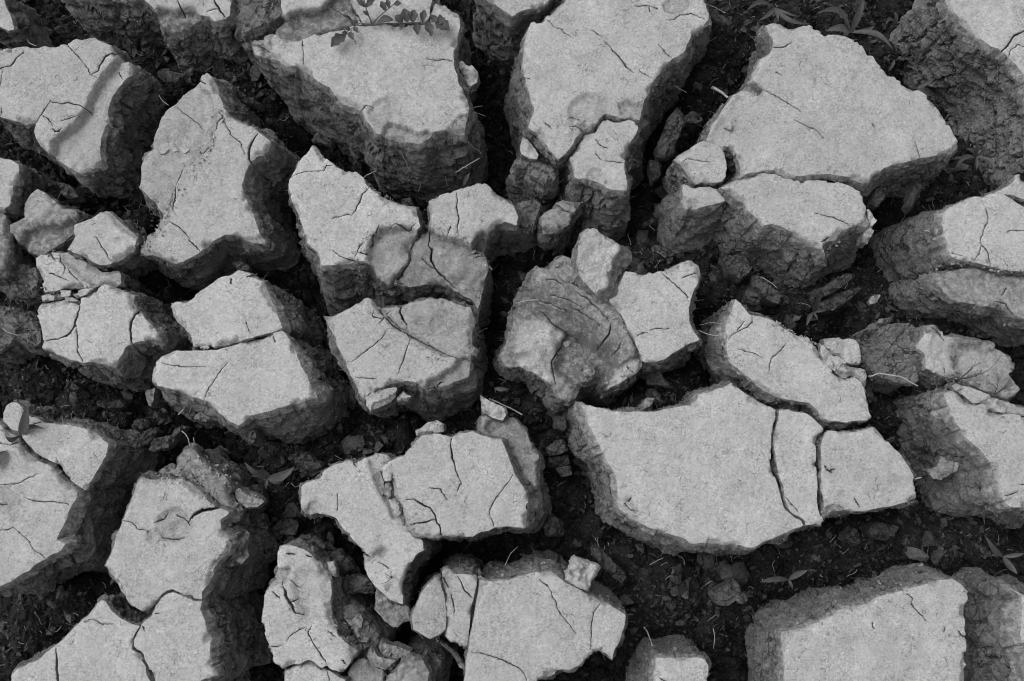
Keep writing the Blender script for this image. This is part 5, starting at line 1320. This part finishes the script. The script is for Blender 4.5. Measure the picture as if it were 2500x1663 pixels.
# lobed compound sprig lying over the upper rim
def sprig():
    z = .012
    r0 = line3('b1 1040,205', z - .01, z - .01)[0]
    R = bpy.data.objects.new('leafy_sprig', None); R.location = r0; COL.objects.link(R)
    tag(R, 'dark leafy sprig with lobed leaflets lying over a pale upper rim', 'sprig')
    def stalk(s, za, zb_, r):
        p = fine_path(line3(s, za, zb_), 3)
        v, f = tube(p, r, 6, .6)
        link('stem', make_mesh('stem', v - r0, None, f, [M_SPRIG]), R)
    def lf(a, b, w, lobes=0, za=z, zb_=z):
        A, Bq = line3(a, za, za)[0], line3(b, zb_, zb_)[0]
        V, q = leaf_mesh(A, Bq, w * MM * 1.05, 0, None, lobes)
        link('leaf', make_mesh('leaf', V - r0, None, q, [M_SPRIG]), R)
    stalk('b1 1040,205 1010,130 985,60 960,-40', z, z + .01, .0013)
    stalk('b1 1040,205 1080,150 1150,90 1220,30 1280,-40', z, z + .02, .001)
    stalk('b1 1030,205 1150,195 1300,190 1440,182 1580,180', z, z + .016, .0011)
    stalk('b1 1030,205 940,190 860,240 780,310', z, z + .006, .0008)
    for a, b, w, l in (('b1 1290,185', 'b1 1225,130', 70, 0), ('b1 1330,185', 'b1 1300,70', 90, 2), ('b1 1370,185', 'b1 1385,80', 90, 2), ('b1 1450,180', 'b1 1470,80', 62, 2),
                       ('b1 1290,190', 'b1 1280,240', 46, 0), ('b1 1400,190', 'b1 1415,292', 70, 2), ('b1 1490,185', 'b1 1530,300', 78, 2), ('b1 1530,180', 'b1 1570,135', 80, 2), ('b1 1560,180', 'b1 1675,250', 120, 3), ('b1 1560,180', 'b1 1640,165', 90, 2),
                       ('b1 820,290', 'b1 700,388', 105, 3), ('b1 850,265', 'b1 885,330', 50, 2), ('b1 860,250', 'b1 815,225', 40, 0), ('b1 890,225', 'b1 920,270', 46, 2), ('b1 900,215', 'b1 860,170', 34, 0), ('b1 840,280', 'b1 790,270', 40, 0),
                       ('b1 1090,170', 'b1 1215,165', 66, 0), ('b1 985,60', 'b1 1060,0', 60, 2), ('b1 985,60', 'b1 910,0', 50, 2), ('b1 1150,90', 'b1 1110,10', 60, 2), ('b1 1220,40', 'b1 1280,30', 50, 2), ('b1 1180,70', 'b1 1160,-10', 44, 2), ('b1 1010,130', 'b1 960,90', 30, 0)):
        lf(a, b, w, l, z + .004, z + .008)
sprig()
def wiry(label, specs, z):
    R = None
    for root_s, tips in specs:
        a = line3(root_s, z, z)[0]
        if R is None:
            R = bpy.data.objects.new('wiry_sprig', None); R.location = a; COL.objects.link(R); r0 = a
            tag(R, label, 'sprig')
        for tip in tips:
            b = line3(tip, z + .008, z + .008)[0]
            n = 7
            side = np.cross(b - a, (0, 0, 1.0)) * RNG.uniform(-.18, .18)
            pth = np.array([a + (b - a) * t + side * math.sin(math.pi * t) + np.array([0, 0, .012 * math.sin(math.pi * t)]) for t in np.linspace(0, 1, n)])
            v, f = tube(pth, .00055, 5, .5)
            link('stem', make_mesh('stem', v - r0, None, f, [M_WIRE]), R)
wiry('dark wiry sprigs fanning over the speckled hollow-faced clod', [('d3 1825,425', ['d3 2000,285', 'd3 2140,268', 'd3 1965,262', 'd3 2010,340', 'd3 1930,290', 'd3 2030,375']), ('d3 2110,550', ['d3 2255,425', 'd3 2130,355', 'd3 2310,470', 'd3 2060,450', 'd3 2205,500', 'd3 2240,380'])], -.008)
wiry('tiny dark wiry sprig lying on the tongue slab', [('b4 1205,715', ['b4 1110,765', 'b4 1140,680', 'b4 1205,655', 'b4 1150,700'])], -.010)
wiry('tiny dark twig mark lying on the end slab', [('d3 735,1170', ['d3 715,1130', 'd3 770,1195', 'd3 805,1160'])], .004)

# ------------------------------------------------------------------ crumbs
def gap_points(n, margin):
    """random spots on the bed that are open to the sky"""
    pts = []
    cnt = 0
    while cnt < n:
        q = np.column_stack([RNG.uniform(-.92, .92, n * 2), RNG.uniform(-.42, .97, n * 2)])
        px_ok = np.abs(q[:, 0]) < .80 + .16 * (q[:, 1] + .4) / 1.4
        q = q[px_ok]
        bad = np.zeros(len(q), bool)
        for o in FOOT:
            lo, hi = o.min(0), o.max(0)
            m = (~bad) & (q[:, 0] > lo[0]) & (q[:, 0] < hi[0]) & (q[:, 1] > lo[1]) & (q[:, 1] < hi[1])
            if m.any():
                ii = np.nonzero(m)[0]
                bad[ii[inside(q[ii], o)]] = True
        q = q[~bad]
        pts.append(q); cnt += len(q)
    return np.vstack(pts)[:n]
shapes = [crumb_shape(s, 15) for s in range(10)]
cmesh = [make_mesh('soil_crumb', V, F, None, [M_LUMP], None, None, False) for V, F in shapes]
def heap_points(n, lift):
    q = gap_points(n * 6, 0)
    hh = np.zeros(len(q))
    for c, (_, r, a) in zip(FC, FILLS):
        hh = np.maximum(hh, (a / .08) * np.exp(-((q - c) ** 2).sum(1) / (2 * (r * .6) ** 2)))
    k = RNG.random(len(q)) < np.clip(hh, lift, 1)
    q = q[k]
    return q[:n]
pts = heap_points(275, .06)
zb = bed_h(pts)
for k, (xy, zz) in enumerate(zip(pts, zb)):
    s = RNG.uniform(.006, .012) if k % 3 else RNG.uniform(.012, .025)
    o = link('soil_crumb', cmesh[k % 10], None, (xy[0], xy[1], zz + s * .25))
    o.scale = (s * RNG.uniform(.9, 1.5), s, s * RNG.uniform(.55, 1.1))
    o.rotation_euler = (RNG.normal(0, .45), RNG.normal(0, .45), RNG.uniform(0, 6.28))
    tag(o, 'small dark soil crumb lying loose on the bed of a crack', 'soil crumb', 'loose soil crumbs on the crack beds')
n_sm = 42000
pts = gap_points(n_sm, 0)
zb = bed_h(pts)
v, f = [], []
cnt = 0
sz = .0009 + .0036 * RNG.random(n_sm) ** 3
for k in range(n_sm):
    V, F = LOWS[k % 14]
    R = rotm(RNG)
    v.append((V * sz[k]) @ R + np.array([pts[k, 0], pts[k, 1], zb[k] + sz[k] * .3]))
    f.append(F + cnt)
    cnt += len(V)
o = link('soil_granules', make_mesh('soil_granules', np.vstack(v), np.vstack(f), None, [M_GRAN], None, None, False))
tag(o, 'fine soil granules strewn along the bed of every crack', 'soil granules', None, 'stuff')
n_md = 6500
pts = heap_points(n_md, .10)
zb = bed_h(pts)
v, f, cnt = [], [], 0
for k in range(len(pts)):
    V, F = LOWS[k % 14]
    s = .0018 + .0082 * RNG.random() ** 3
    v.append((V * s * (RNG.uniform(.8, 1.5), 1, RNG.uniform(.5, 1))) @ rotm(RNG) + np.array([pts[k, 0], pts[k, 1], zb[k] + s * .35]))
    f.append(F + cnt)
    cnt += len(V)
o = link('soil_rubble', make_mesh('soil_rubble', np.vstack(v), np.vstack(f), None, [M_LUMP], None, None, False))
tag(o, 'broken dark soil rubble filling the wider cracks', 'soil rubble', None, 'stuff')
# dry plant fibres caught on the bed
pts = heap_points(620, .12)
zb = bed_h(pts)
v, f, cnt = [], [], 0
for k in range(len(pts)):
    a = RNG.uniform(0, 6.28)
    ln = .004 + .018 * RNG.random() ** 2
    x = np.array([pts[k, 0], pts[k, 1], zb[k] + .003])
    pth = []
    for j in range(5):
        pth.append(x.copy())
        a += RNG.normal(0, .35)
        x = x + np.array([math.cos(a), math.sin(a), RNG.normal(0, .25)]) * ln / 4
    V, F = tube(np.array(pth), RNG.uniform(.0003, .0007), 4, .6)
    v.append(V); f.append(F + cnt); cnt += len(V)
o = link('plant_litter', make_mesh('plant_litter', np.vstack(v), None, np.vstack(f), [M_ROOT]))
tag(o, 'short dry plant fibres littering the soil in the cracks', 'plant litter', None, 'stuff')
